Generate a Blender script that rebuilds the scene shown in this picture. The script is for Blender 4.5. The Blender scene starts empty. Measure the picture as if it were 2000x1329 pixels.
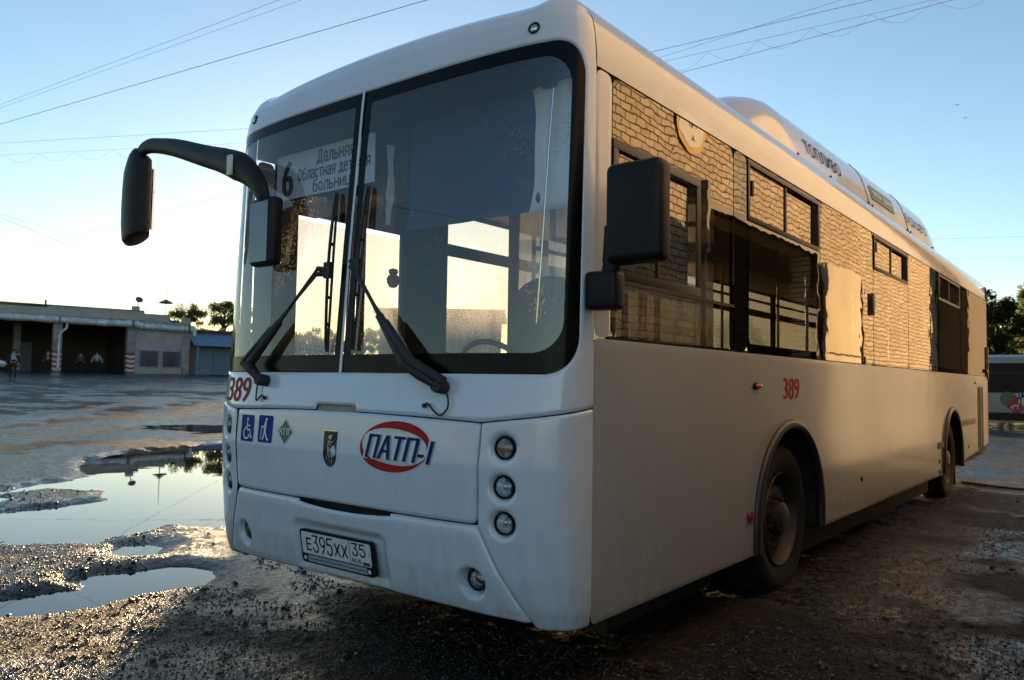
import bpy, bmesh, math, random
import numpy as np
from mathutils import Vector, Matrix, noise
sc = bpy.context.scene
rad = math.radians
PI = math.pi
# ------------------------------------------------------------------ camera
def cam_axes(yaw, pitch, roll):
    f = Vector((-math.sin(yaw)*math.cos(pitch), math.cos(yaw)*math.cos(pitch), math.sin(pitch)))
    r = f.cross(Vector((0, 0, 1))).normalized(); u = r.cross(f)
    c, s = math.cos(roll), math.sin(roll)
    return c*r+s*u, -s*r+c*u, f
CAM = Vector((3.038, -2.452, 1.355))
cr, cu, cf = cam_axes(.6695, .0529, .0158)
cd = bpy.data.cameras.new("camera"); cam = bpy.data.objects.new("camera", cd); sc.collection.objects.link(cam)
cam.matrix_world = Matrix(((cr.x, cu.x, -cf.x, CAM.x), (cr.y, cu.y, -cf.y, CAM.y), (cr.z, cu.z, -cf.z, CAM.z), (0, 0, 0, 1)))
cd.sensor_width = 36; cd.lens = 36*1540/2000; cd.clip_start = .05; cd.clip_end = 3000
cd.dof.use_dof = True; cd.dof.focus_distance = 4.6; cd.dof.aperture_fstop = 4.0
sc.camera = cam
# ------------------------------------------------------------------ world, sun, exposure
SUN_EL, SUN_AZ = 5.4, 46.0        # degrees; azimuth is left of +Y
w = bpy.data.worlds.new("World"); sc.world = w; w.use_nodes = True
nt = w.node_tree; sky = nt.nodes.new('ShaderNodeTexSky'); sky.sky_type = 'NISHITA'; sky.sun_disc = False
sky.sun_elevation = rad(SUN_EL); sky.sun_rotation = rad(-SUN_AZ); sky.altitude = 100
sky.air_density = 1.0; sky.dust_density = 0.22; sky.ozone_density = 2.0
nt.links.new(sky.outputs[0], nt.nodes['Background'].inputs[0]); nt.nodes['Background'].inputs[1].default_value = .10
sd = bpy.data.lights.new("sun", 'SUN'); sd.energy = 4.5; sd.angle = rad(.5); sd.color = (1, .68, .37)
sun = bpy.data.objects.new("sun", sd); sc.collection.objects.link(sun)
sdir = Vector((-math.sin(rad(SUN_AZ))*math.cos(rad(SUN_EL)), math.cos(rad(SUN_AZ))*math.cos(rad(SUN_EL)), math.sin(rad(SUN_EL))))
sun.rotation_euler = sdir.to_track_quat('Z', 'Y').to_euler()
sc.view_settings.view_transform = 'Standard'; sc.view_settings.look = 'None'
sc.view_settings.exposure = 1.62; sc.view_settings.gamma = 1
sc.render.engine = 'CYCLES'
sc.cycles.use_denoising = True
sc.cycles.max_bounces = 10; sc.cycles.transparent_max_bounces = 16
sc.cycles.sample_clamp_indirect = 8
# ------------------------------------------------------------------ helpers
COL = sc.collection
def link(o, parent=None):
    COL.objects.link(o)
    if parent: o.parent = parent
    return o
def tag(o, label=None, cat=None, group=None, kind=None):
    if label: o['label'] = label
    if cat: o['category'] = cat
    if group: o['group'] = group
    if kind: o['kind'] = kind
    return o
def empty(name, loc=(0, 0, 0), rz=0, **k):
    o = bpy.data.objects.new(name, None); link(o); o.location = loc; o.rotation_euler = (0, 0, rz); o.empty_display_size = .2
    return tag(o, **k)
class MB:
    def __init__(s): s.v = []; s.f = []
    def add(s, vs, fs):
        n = len(s.v); s.v += [tuple(v) for v in vs]; s.f += [tuple(i+n for i in f) for f in fs]; return s
    def box(s, x0, x1, y0, y1, z0, z1, M=None):
        vs = [(x, y, z) for z in (z0, z1) for y in (y0, y1) for x in (x0, x1)]
        if M: vs = [M @ Vector(v) for v in vs]
        return s.add(vs, [(0, 2, 3, 1), (4, 5, 7, 6), (0, 1, 5, 4), (2, 6, 7, 3), (0, 4, 6, 2), (1, 3, 7, 5)])
    def quad(s, a, b, c, d): return s.add([a, b, c, d], [(0, 1, 2, 3)])
    def tube(s, pts, r, n=8, caps=True, flat=1.0):
        pts = [Vector(p) for p in pts]; rs = r if isinstance(r, (list, tuple)) else [r]*len(pts)
        t0 = (pts[1]-pts[0]).normalized(); up = Vector((0, 0, 1)) if abs(t0.z) < .9 else Vector((1, 0, 0))
        a = t0.cross(up).normalized(); vs = []
        for i, p in enumerate(pts):
            t = (pts[min(i+1, len(pts)-1)]-pts[max(i-1, 0)]).normalized()
            a = (a-t*a.dot(t)).normalized(); b = t.cross(a)
            for k in range(n):
                q = 2*PI*k/n; vs.append(p+(a*math.cos(q)+b*math.sin(q)*flat)*rs[i])
        fs = [(i*n+k, i*n+(k+1) % n, (i+1)*n+(k+1) % n, (i+1)*n+k) for i in range(len(pts)-1) for k in range(n)]
        if caps: fs += [tuple(range(n))[::-1], tuple((len(pts)-1)*n+k for k in range(n))]
        return s.add(vs, fs)
    def lathe(s, prof, n, M, close=True):
        # prof: (radius, height) ; axis = local z of M
        vs = [M @ Vector((r*math.cos(2*PI*k/n), r*math.sin(2*PI*k/n), h)) for r, h in prof for k in range(n)]
        fs = [(i*n+k, i*n+(k+1) % n, (i+1)*n+(k+1) % n, (i+1)*n+k) for i in range(len(prof)-1) for k in range(n)]
        if close: fs += [tuple(range(n))[::-1], tuple((len(prof)-1)*n+k for k in range(n))]
        return s.add(vs, fs)
    def prism(s, poly, h0, h1, M=None):
        n = len(poly); vs = [Vector((x, y, h)) for h in (h0, h1) for x, y in poly]
        if M: vs = [M @ v for v in vs]
        return s.add(vs, [tuple(range(n))[::-1], tuple(range(n, 2*n))]+[(k, (k+1) % n, n+(k+1) % n, n+k) for k in range(n)])
    def build(s, name, mat, parent=None, smooth=False, bevel=0, seg=2, angle=40, **k):
        me = bpy.data.meshes.new(name); me.from_pydata(s.v, [], s.f)
        bm = bmesh.new(); bm.from_mesh(me); bmesh.ops.remove_doubles(bm, verts=bm.verts, dist=1e-5)
        bmesh.ops.recalc_face_normals(bm, faces=bm.faces)
        if bevel:
            es = [e for e in bm.edges if len(e.link_faces) == 2 and e.calc_face_angle(0) > .5]
            bmesh.ops.bevel(bm, geom=es, offset=bevel, segments=seg, profile=.5, affect='EDGES')
        if smooth or bevel:
            for f in bm.faces: f.smooth = True
            for e in bm.edges:
                if len(e.link_faces) == 2 and e.calc_face_angle(0) > rad(angle): e.smooth = False
        bm.to_mesh(me); bm.free()
        o = bpy.data.objects.new(name, me); link(o, parent)
        if mat: me.materials.append(mat)
        return tag(o, **k)
def copy_tree(o, parent=None):
    c = o.copy(); link(c)
    if parent: c.parent = parent
    for ch in list(o.children): copy_tree(ch, c)
    return c
def smoothpts(pts, n=8):
    P = [Vector(p) for p in pts]; out = []
    for i in range(len(P)-1):
        p0 = P[max(i-1, 0)]; p1 = P[i]; p2 = P[i+1]; p3 = P[min(i+2, len(P)-1)]
        for k in range(n):
            t = k/n; out.append(.5*((2*p1)+(p2-p0)*t+(2*p0-5*p1+4*p2-p3)*t*t+(-p0+3*p1-3*p2+p3)*t**3))
    return out+[P[-1]]
# ------------------------------------------------------------------ materials
def newmat(name):
    m = bpy.data.materials.new(name); m.use_nodes = True; t = m.node_tree
    return m, t, t.nodes['Principled BSDF'], t.nodes['Material Output']
def N(t, ty, **k):
    n = t.nodes.new(ty)
    for a, b in k.items():
        if a in n.inputs: n.inputs[a].default_value = b
        else: setattr(n, a, b)
    return n
def L(t, a, b): t.links.new(a, b)
def ramp(t, src, stops):
    r = t.nodes.new('ShaderNodeValToRGB'); e = r.color_ramp.elements
    while len(e) > 1: e.remove(e[-1])
    e[0].position = stops[0][0]; c = stops[0][1]; e[0].color = c if len(c) == 4 else (*c, 1)
    for p, c in stops[1:]:
        q = e.new(p); q.color = c if len(c) == 4 else (*c, 1)
    L(t, src, r.inputs[0]); return r.outputs[0]
def g(v): return (v, v, v)
def noisetex(t, scale, detail=4, vec=None, rough=.55, dist=0):
    n = N(t, 'ShaderNodeTexNoise', Scale=scale, Detail=detail, Roughness=rough, Distortion=dist)
    if vec: L(t, vec, n.inputs['Vector'])
    return n.outputs[0]
def objco(t, sx=1, sy=1, sz=1):
    c = t.nodes.new('ShaderNodeTexCoord'); m = N(t, 'ShaderNodeMapping'); m.inputs['Scale'].default_value = (sx, sy, sz)
    L(t, c.outputs['Object'], m.inputs[0]); return m.outputs[0]
def bump(t, src, strength, dist, nrm=None):
    b = N(t, 'ShaderNodeBump', Strength=strength, Distance=dist); L(t, src, b.inputs['Height'])
    if nrm: L(t, nrm, b.inputs['Normal'])
    return b.outputs[0]
def mixc(t, f, a, b):
    m = t.nodes.new('ShaderNodeMix'); m.data_type = 'RGBA'
    if isinstance(f, float): m.inputs[0].default_value = f
    else: L(t, f, m.inputs[0])
    for i, c in ((6, a), (7, b)):
        if isinstance(c, tuple): m.inputs[i].default_value = (*c, 1) if len(c) == 3 else c
        else: L(t, c, m.inputs[i])
    return m.outputs[2]
def mathn(t, op, a, b=None, c=None, clamp=False):
    m = t.nodes.new('ShaderNodeMath'); m.operation = op; m.use_clamp = clamp
    for i, v in enumerate((a, b, c)):
        if v is None: continue
        if isinstance(v, (int, float)): m.inputs[i].default_value = v
        else: L(t, v, m.inputs[i])
    return m.outputs[0]
def simple(name, col, rough=.5, metal=0, coat=0, var=.15, vs=8, bumpy=0, bs=60, spec=.5):
    m, t, p, o = newmat(name); v = objco(t)
    n = noisetex(t, vs, 5, v)
    L(t, ramp(t, n, [(.3, tuple(c*(1-var) for c in col)), (.7, tuple(min(1, c*(1+var)) for c in col))]), p.inputs['Base Color'])
    p.inputs['Roughness'].default_value = rough; p.inputs['Metallic'].default_value = metal
    p.inputs['Coat Weight'].default_value = coat; p.inputs['Coat Roughness'].default_value = .03
    p.inputs['Specular IOR Level'].default_value = spec
    if bumpy: L(t, bump(t, noisetex(t, bs, 3, v), bumpy, .01), p.inputs['Normal'])
    return m
def paint_mat(name, col, wav=.0, dirt=.65, coatw=1.0):
    m, t, p, o = newmat(name); v = objco(t)
    geo = t.nodes.new('ShaderNodeNewGeometry'); sep = t.nodes.new('ShaderNodeSeparateXYZ'); L(t, geo.outputs['Position'], sep.inputs[0])
    n1 = noisetex(t, 3, 6, v, .6); n2 = noisetex(t, 22, 6, objco(t, 1, 1, .25), .65)
    low = mathn(t, 'MULTIPLY', ramp(t, sep.outputs['Z'], [(.3, g(1)), (.55, g(.45)), (1.0, g(.12))]), ramp(t, n2, [(.3, g(.25)), (.75, g(1))]))
    sp = N(t, 'ShaderNodeTexVoronoi', Scale=75.0); L(t, v, sp.inputs['Vector'])
    sz = mathn(t, 'MULTIPLY', ramp(t, noisetex(t, 5, 3, v), [(.42, g(0)), (.7, g(1))]), .12)
    speck = mathn(t, 'LESS_THAN', sp.outputs['Distance'], sz)
    dm = mathn(t, 'MULTIPLY', mathn(t, 'MAXIMUM', low, mathn(t, 'MULTIPLY', speck, .5)), dirt, clamp=True)
    base = mixc(t, ramp(t, n1, [(.35, g(0)), (.75, g(1))]), col, tuple(c*.93 for c in col))
    L(t, mixc(t, dm, base, (.17, .135, .10)), p.inputs['Base Color'])
    L(t, ramp(t, mathn(t, 'ADD', dm, mathn(t, 'MULTIPLY', n1, .25)), [(.1, g(.16 if coatw == 1 else .3)), (.8, g(.6))]), p.inputs['Roughness']); p.inputs['Specular IOR Level'].default_value = .5 if coatw == 1 else .3
    L(t, mathn(t, 'MULTIPLY', mathn(t, 'SUBTRACT', 1, mathn(t, 'MULTIPLY', dm, 1.3), clamp=True), coatw), p.inputs['Coat Weight']); p.inputs['Coat Roughness'].default_value = .05+wav*40
    nb = bump(t, noisetex(t, 2.2, 2, objco(t, 1, 1, 1.6)), .25, .004+wav)
    L(t, bump(t, noisetex(t, 240, 2, v), .05, .002, nb), p.inputs['Normal']); L(t, nb, p.inputs['Coat Normal'])
    return m
M_paint = paint_mat('sky_tinted_white_paint', (.67, .75, .86))  # blue skylight on the front is put into this white
M_side = paint_mat('shade_darkened_white_paint', (.36, .37, .385), wav=.0015, dirt=.6, coatw=.5)  # same body white, darkened to paint in the shade on the flank
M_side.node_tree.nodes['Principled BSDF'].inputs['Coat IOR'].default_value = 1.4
M_roof = paint_mat('lit_roof_white_paint', (.62, .63, .65), wav=.0008, dirt=.35)  # same body white kept lighter, for light falling on the roof rail
M_blackgl = simple('black_gloss', (.012, .012, .013), .08, coat=1, var=.2)
M_frit = simple('frit_black', (.003, .003, .003), .2, spec=.15)
M_busglass = simple('dull_dark_glass', (.012, .013, .015), .35, spec=.15)
M_rubber = simple('black_rubber', (.018, .018, .019), .55, bumpy=.2, bs=90)
M_plastic = simple('black_plastic', (.008, .008, .009), .42, spec=.25, bumpy=.15, bs=300)
M_seal = simple('dark_gap', (.015, .015, .015), .8)
M_bronze = simple('bronze_frame', (.03, .022, .018), .4)
M_int = simple('interior_dark', (.05, .052, .055), .8)
M_intl = simple('interior_grey', (.22, .22, .22), .7)
M_seat = simple('seat_fabric', (.05, .07, .11), .9, bumpy=.3)
M_chrome = simple('reflector_chrome', (.5, .52, .55), .06, metal=1, var=.05)
M_steel = simple('steel_rim', (.05, .044, .037), .5, metal=.4, var=.3, bumpy=.2)
M_tyre = simple('tyre_rubber', (.009, .008, .0075), .85, var=.4, bumpy=.3, bs=40)
M_red = simple('red_decal', (.40, .02, .02), .6, spec=.2, var=.08)
M_blue = simple('blue_decal', (.004, .035, .24), .6, spec=.2, var=.08)
M_navy = simple('navy_decal', (.004, .018, .14), .6, spec=.2, var=.08)
M_green = simple('green_decal', (.0, .13, .06), .35, coat=.1, var=.08)
M_white = simple('white_decal', (.75, .75, .75), .35, coat=.5, var=.04)
M_black = simple('black_decal', (.01, .01, .01), .4, var=.1)
M_greytxt = simple('grey_decal', (.025, .04, .06), .8, var=.1, spec=.1)
M_teal = simple('teal_decal', (.01, .17, .26), .4, var=.1)
M_amber = simple('amber_lens', (.75, .18, .02), .15, coat=1)
M_redlens = simple('red_lens', (.25, .03, .02), .2, coat=1)
M_plate = simple('plate_white', (.68, .68, .68), .35, var=.05)
M_paper = simple('white_cloth', (.84, .84, .82), .85, var=.06, bumpy=.1, bs=30)
M_blind = simple('sky_tinted_blind', (.02, .055, .12), .85, bumpy=.2, bs=20)  # blue stands in for sky reflected over a dark blind
M_dirtpaint = simple('recess_paint', (.3, .27, .23), .5)
M_reflect = simple('lamp_reflector', (.62, .64, .68), .06, metal=1, var=.1, vs=60, bumpy=.35, bs=70)
def glass_mat(name, tint, f0=.08, wavy=0, dirt=.0, dirtcol=(.84, .77, .66), wscale=(1, 1.2, 1.6), spots=False, gcol=(1, 1, 1)):
    m, t, p, o = newmat(name); t.nodes.remove(p)
    geo = t.nodes.new('ShaderNodeNewGeometry'); nrm = None
    glo = N(t, 'ShaderNodeBsdfGlossy', Roughness=0.0); glo.inputs[0].default_value = (*gcol, 1)
    tr = t.nodes.new('ShaderNodeBsdfTransparent'); tr.inputs[0].default_value = (*tint, 1)
    if wavy:
        nrm = bump(t, noisetex(t, 1.6, 2.5, objco(t, *wscale), .5), 1.0, wavy); L(t, nrm, glo.inputs['Normal'])
    dt = t.nodes.new('ShaderNodeVectorMath'); dt.operation = 'DOT_PRODUCT'
    L(t, geo.outputs['Incoming'], dt.inputs[0]); L(t, geo.outputs['Normal'], dt.inputs[1])
    c = mathn(t, 'ABSOLUTE', dt.outputs['Value'])
    f = mathn(t, 'MULTIPLY_ADD', mathn(t, 'POWER', mathn(t, 'SUBTRACT', 1, c, clamp=True), 5), 1-f0, f0, clamp=True)
    mx = t.nodes.new('ShaderNodeMixShader'); L(t, f, mx.inputs[0]); L(t, tr.outputs[0], mx.inputs[1]); L(t, glo.outputs[0], mx.inputs[2])
    out = mx.outputs[0]
    if dirt:
        df = t.nodes.new('ShaderNodeBsdfDiffuse'); df.inputs[0].default_value = (*dirtcol, 1)
        tl = t.nodes.new('ShaderNodeBsdfTranslucent'); tl.inputs[0].default_value = (*dirtcol, 1)
        ad = N(t, 'ShaderNodeMixShader'); ad.inputs[0].default_value = .65; L(t, df.outputs[0], ad.inputs[1]); L(t, tl.outputs[0], ad.inputs[2])
        v = objco(t); film = ramp(t, noisetex(t, 2.5, 8, objco(t, 1, 1, .5), .7), [(.35, g(.15)), (.75, g(1))])
        k = mathn(t, 'MULTIPLY', film, dirt)
        if spots:
            vo = N(t, 'ShaderNodeTexVoronoi', Scale=70.0); L(t, v, vo.inputs['Vector'])
            gate = ramp(t, noisetex(t, 2.2, 4, v), [(.47, g(0)), (.6, g(.34))])
            k = mathn(t, 'ADD', k, mathn(t, 'MULTIPLY', mathn(t, 'LESS_THAN', vo.outputs['Distance'], gate), spots), clamp=True)
        m2 = t.nodes.new('ShaderNodeMixShader'); L(t, k, m2.inputs[0]); L(t, out, m2.inputs[1]); L(t, ad.outputs[0], m2.inputs[2]); out = m2.outputs[0]
    L(t, out, o.inputs['Surface']); return m
M_wind = glass_mat('windscreen_glass', (.88, .93, .97), .10, dirt=.04, spots=.22)
M_sideglass = glass_mat('tinted_side_glass', (.30, .25, .20), .19, wavy=.0017, dirt=.01, gcol=(1, .86, .66))
M_leftglass = glass_mat('dusty_left_glass', (.85, .87, .86), .08, dirt=.5, spots=.5)
M_lens = glass_mat('lamp_lens', (.9, .94, 1), .10, wavy=.0008, wscale=(30, 30, 30))
def pillar_mat():
    m, t, p, o = newmat('black_glass_pillar'); p.inputs['Base Color'].default_value = (.012, .010, .009, 1); p.inputs['Roughness'].default_value = .02
    L(t, bump(t, noisetex(t, 1.6, 2.5, objco(t, 1, 1.2, 1.6), .5), 1.0, .0016), p.inputs['Normal']); p.inputs['Specular IOR Level'].default_value = 1.0; p.inputs['Specular Tint'].default_value = (1, .9, .74, 1)
    return m
M_pillar = pillar_mat()
def brick_mat(name, c1, c2, mortar, scale, bw=.26, rh=.1, axis='Y', stain=.5, msz=.012):
    m, t, p, o = newmat(name)
    geo = t.nodes.new('ShaderNodeTexCoord'); sep = t.nodes.new('ShaderNodeSeparateXYZ'); L(t, geo.outputs['Object'], sep.inputs[0])
    cb = t.nodes.new('ShaderNodeCombineXYZ'); L(t, sep.outputs['Y' if axis == 'Y' else 'X'], cb.inputs[0]); L(t, sep.outputs['Z'], cb.inputs[1])
    b = N(t, 'ShaderNodeTexBrick'); b.inputs['Scale'].default_value = 1; b.inputs['Mortar Size'].default_value = msz; b.inputs['Mortar Smooth'].default_value = .2
    b.inputs['Brick Width'].default_value = bw; b.inputs['Row Height'].default_value = rh; b.inputs['Bias'].default_value = 0
    b.offset = .5; b.inputs['Color1'].default_value = (*c1, 1); b.inputs['Color2'].default_value = (*c2, 1); b.inputs['Mortar'].default_value = (*mortar, 1)
    L(t, cb.outputs[0], b.inputs['Vector'])
    n = noisetex(t, .7, 7, cb.outputs[0], .65); n2 = noisetex(t, 14, 4, cb.outputs[0])
    c = mixc(t, ramp(t, n, [(.45, g(0)), (.75, g(stain))]), b.outputs['Color'], tuple(x*.35 for x in c1))
    c = mixc(t, ramp(t, n2, [(.3, g(.25)), (.6, g(0))]), c, tuple(x*.5 for x in c2))
    L(t, c, p.inputs['Base Color']); p.inputs['Roughness'].default_value = .9
    inv = mathn(t, 'SUBTRACT', mathn(t, 'MULTIPLY', n2, .3), b.outputs['Fac'])
    L(t, bump(t, inv, .8, .012), p.inputs['Normal'])
    return m
M_brickR = brick_mat('white_silicate_brick', (.70, .61, .50), (.52, .44, .35), (.07, .05, .035), 1, bw=.205, rh=.083, msz=.009)
M_brickG = brick_mat('pale_depot_brick', (.62, .56, .50), (.50, .44, .39), (.13, .11, .10), 1, rh=.1, axis='X', stain=.6)
M_brickRed = brick_mat('red_brick', (.22, .07, .045), (.17, .05, .035), (.12, .09, .07), 1, rh=.08, axis='X')
M_conc = simple('weathered_concrete', (.26, .25, .23), .9, var=.4, vs=2, bumpy=.5, bs=20)
M_foil = simple('silver_insulation', (.55, .56, .58), .5, metal=.3, var=.35, vs=2, bumpy=.8, bs=5)
M_dark = simple('dark_inside', (.025, .024, .024), .9)
M_blueroof = simple('blue_sheet', (.10, .19, .27), .45, metal=.2, var=.2)
M_bluedoor = simple('blue_door', (.15, .20, .25), .7, var=.15)
M_bluefr = simple('blue_frame', (.14, .24, .36), .6)
M_stripeW = simple('stripe_white', (.5, .5, .5), .7, var=.2)
M_stripeR = simple('stripe_red', (.30, .055, .035), .7, var=.25)
M_grille = simple('window_grille', (.05, .055, .06), .5)
M_silver = simple('car_silver', (.45, .47, .5), .25, metal=.7, coat=1, var=.03)
M_bark = simple('bark', (.07, .055, .04), .9, var=.3, bumpy=.6, bs=15)
M_wire = simple('wire', (.24, .25, .27), .6)
M_leafgate = simple('pale_gate_leaf', (.58, .52, .42), .7, var=.12, vs=1.2)
M_yellow = simple('yellow_ring', (.62, .38, .06), .6)
M_skin = simple('skin', (.42, .25, .18), .6)
M_vest = simple('orange_vest', (.75, .10, .02), .7)
M_cblack = simple('black_clothes', (.015, .015, .017), .85)
M_cblue = simple('pale_blue_jacket', (.30, .38, .44), .85)
M_cgrey = simple('grey_clothes', (.10, .10, .11), .85)
M_hair = simple('hair', (.03, .02, .015), .8)
def leaf_mat(name, c1, c2):
    m, t, p, o = newmat(name); t.nodes.remove(p)
    col = ramp(t, noisetex(t, 1.3, 3, objco(t)), [(.3, c1), (.7, c2)])
    d = t.nodes.new('ShaderNodeBsdfDiffuse'); tl = t.nodes.new('ShaderNodeBsdfTranslucent'); L(t, col, d.inputs[0]); L(t, col, tl.inputs[0])
    mx = t.nodes.new('ShaderNodeMixShader'); mx.inputs[0].default_value = .6; L(t, d.outputs[0], mx.inputs[1]); L(t, tl.outputs[0], mx.inputs[2])
    L(t, mx.outputs[0], o.inputs['Surface']); return m
M_leaf = leaf_mat('leaves', (.09, .13, .05), (.16, .18, .07))
M_leafd = leaf_mat('dark_leaves', (.03, .05, .02), (.07, .09, .03))
M_leafy = leaf_mat('yellow_leaves', (.14, .15, .05), (.2, .19, .07))
# ------------------------------------------------------------------ ground
PUD = {'A': [(-7.18, 1.069), (-7.492, 1.504), (-7.608, 2.084), (-8.298, 2.575), (-10.146, 3.151), (-10.83, 4.381), (-11.8, 6.776), (-9.5, 7.2), (-6.2, 5.2), (-3.9, 3.4), (-3.2, 2.3), (-3.3, 1.6), (-3.816, 1.277), (-3.732, 0.869), (-3.577, 0.466), (-3.727, 0.221), (-4.152, 0.043), (-5.2, -.25), (-6.6, -.3), (-7.4, .4)],
       'B': [(-3.148, 0.45), (-3.316, 0.627), (-3.216, 0.826), (-3.036, 0.859), (-2.808, 0.664), (-2.847, 0.487)],
       'C': [(-2.5, -.9), (-2.336, -0.572), (-2.287, -0.216), (-2.482, -0.007), (-2.433, 0.386), (-2.416, 0.526), (-2.04, 0.641), (-1.778, 0.357), (-1.795, 0.094), (-1.748, -0.238), (-1.807, -0.494), (-1.954, -0.701), (-2.2, -1.0)]}
ISL = [(-6.923, 0.982), (-7.095, 1.579), (-6.493, 1.871), (-5.769, 1.738), (-5.653, 1.111), (-5.745, 0.583)]
def poly_sd(px, py, poly):
    d = np.full(px.shape, 1e9); ins = np.zeros(px.shape, bool); n = len(poly)
    for i in range(n):
        x0, y0 = poly[i]; x1, y1 = poly[(i+1) % n]; ex, ey = x1-x0, y1-y0
        t = np.clip(((px-x0)*ex+(py-y0)*ey)/(ex*ex+ey*ey), 0, 1)
        d = np.minimum(d, np.hypot(px-x0-t*ex, py-y0-t*ey))
        c = ((y0 > py) != (y1 > py)) & (px < (x1-x0)*(py-y0)/((y1-y0) if y1 != y0 else 1e-9)+x0)
        ins ^= c
    return np.where(ins, -d, d)
def vnoise(x, y, seed=0):
    xi = np.floor(x).astype(np.int64); yi = np.floor(y).astype(np.int64); fx = x-xi; fy = y-yi
    def h(a, b):
        k = (a*374761393+b*668265263+seed*1442695) & 0xffffffff; k = ((k ^ (k >> 13))*1274126177) & 0xffffffff
        return ((k ^ (k >> 16)) & 0xffff)/65535.0
    u = fx*fx*(3-2*fx); v = fy*fy*(3-2*fy)
    return (h(xi, yi)*(1-u)+h(xi+1, yi)*u)*(1-v)+(h(xi, yi+1)*(1-u)+h(xi+1, yi+1)*u)*v-.5
def ground_h(x, y):
    x = np.asarray(x, float); y = np.asarray(y, float)
    r = np.maximum(0, -x-16); slope = np.minimum(.038*r*r/(r+6), 1.55)
    near = np.clip(1.6-np.hypot(x-3, y+2.45)/7, 0, 1)
    n = vnoise(x*.45, y*.45, 1)*.05+vnoise(x*1.3, y*1.3, 2)*.022+vnoise(x*4, y*4, 3)*.014+vnoise(x*11, y*11, 4)*.010+vnoise(x*27, y*27, 5)*.0065*near+vnoise(x*61, y*61, 6)*.004*near
    wob = vnoise(x*2.3, y*2.3, 7)*.30+vnoise(x*7, y*7, 8)*.12+vnoise(x*19, y*19, 9)*.05
    sdA = poly_sd(x, y, PUD['A'])+wob; isl = poly_sd(x, y, ISL)+wob
    sdA = np.maximum(sdA, -isl)
    sd = np.minimum(np.minimum(sdA, poly_sd(x, y, PUD['B'])+wob*.35), poly_sd(x, y, PUD['C'])+wob*.5)
    bank = np.where(sd < 0, -.05*np.clip(-sd/.15, 0, 1), .028*np.clip(sd/.22, 0, 1)+.0)
    base = .012+n*np.clip(.35+sd*.8, .3, 1)*.75
    z = np.where(sd < 0, .004+n*.1+bank, base*np.clip(sd/.12, 0, 1)+.004+bank)
    far = np.clip((np.hypot(x+3, y)-11)/6, 0, 1)
    return z*(1-far)+(-.004+n*.8)*far+slope
def gh(x, y): return float(ground_h(np.array([x]), np.array([y]))[0])
def ground_mat():
    m, t, p, o = newmat('wet_gravel_yard'); geo = t.nodes.new('ShaderNodeNewGeometry'); P = geo.outputs['Position']
    big = noisetex(t, .22, 5, P, .6, .6); mid = noisetex(t, .9, 7, P, .6, .4); sm = noisetex(t, 9, 6, P, .65)
    v1 = N(t, 'ShaderNodeTexVoronoi', Scale=34.0); L(t, P, v1.inputs['Vector'])
    v2 = N(t, 'ShaderNodeTexVoronoi', Scale=80.0); L(t, P, v2.inputs['Vector'])
    sepc = t.nodes.new('ShaderNodeSeparateColor'); L(t, v1.outputs['Color'], sepc.inputs[0])
    col = ramp(t, mid, [(.3, (.010, .0065, .0045)), (.5, (.021, .013, .008)), (.72, (.044, .028, .017))])
    peb = ramp(t, sepc.outputs[0], [(.2, (.010, .0075, .006)), (.6, (.026, .019, .014)), (.93, (.08, .066, .052))])
    col = mixc(t, ramp(t, sm, [(.42, g(.15)), (.6, g(.9))]), col, peb)
    wet = ramp(t, mathn(t, 'ADD', mathn(t, 'MULTIPLY', big, .5), mathn(t, 'MULTIPLY', mid, .5)), [(.465, g(0)), (.51, g(1))])
    vd = t.nodes.new('ShaderNodeVectorMath'); vd.operation = 'DISTANCE'; L(t, P, vd.inputs[0]); vd.inputs[1].default_value = (-1.9, -.6, 0)
    heap = ramp(t, mathn(t, 'MULTIPLY', vd.outputs['Value'], .2), [(.25, g(.55)), (.62, g(1))])
    wet = mathn(t, 'MULTIPLY', mathn(t, 'MULTIPLY', wet, heap), ramp(t, noisetex(t, 17, 5, P, .7), [(.36, g(.45)), (.52, g(1))]))
    L(t, mixc(t, wet, col, mixc(t, .6, col, (.012, .010, .008))), p.inputs['Base Color'])
    L(t, mixc(t, wet, ramp(t, sm, [(.3, g(.42)), (.7, g(.7))]), g(.08)), p.inputs['Roughness'])
    h = mathn(t, 'MULTIPLY', mathn(t, 'SUBTRACT', .6, v1.outputs['Distance'], clamp=True), ramp(t, sm, [(.35, g(.3)), (.6, g(1))]))
    h = mathn(t, 'ADD', h, mathn(t, 'MULTIPLY', v2.outputs['Distance'], -.45))
    h = mathn(t, 'MULTIPLY_ADD', noisetex(t, 26, 6, P, .7), 1.1, h)
    hs = mathn(t, 'MULTIPLY', h, mathn(t, 'SUBTRACT', 1, mathn(t, 'MULTIPLY', wet, .88)))
    L(t, bump(t, hs, 1.0, .021), p.inputs['Normal']); L(t, mathn(t, 'MULTIPLY_ADD', wet, .3, .2), p.inputs['Specular IOR Level'])
    return m
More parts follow.
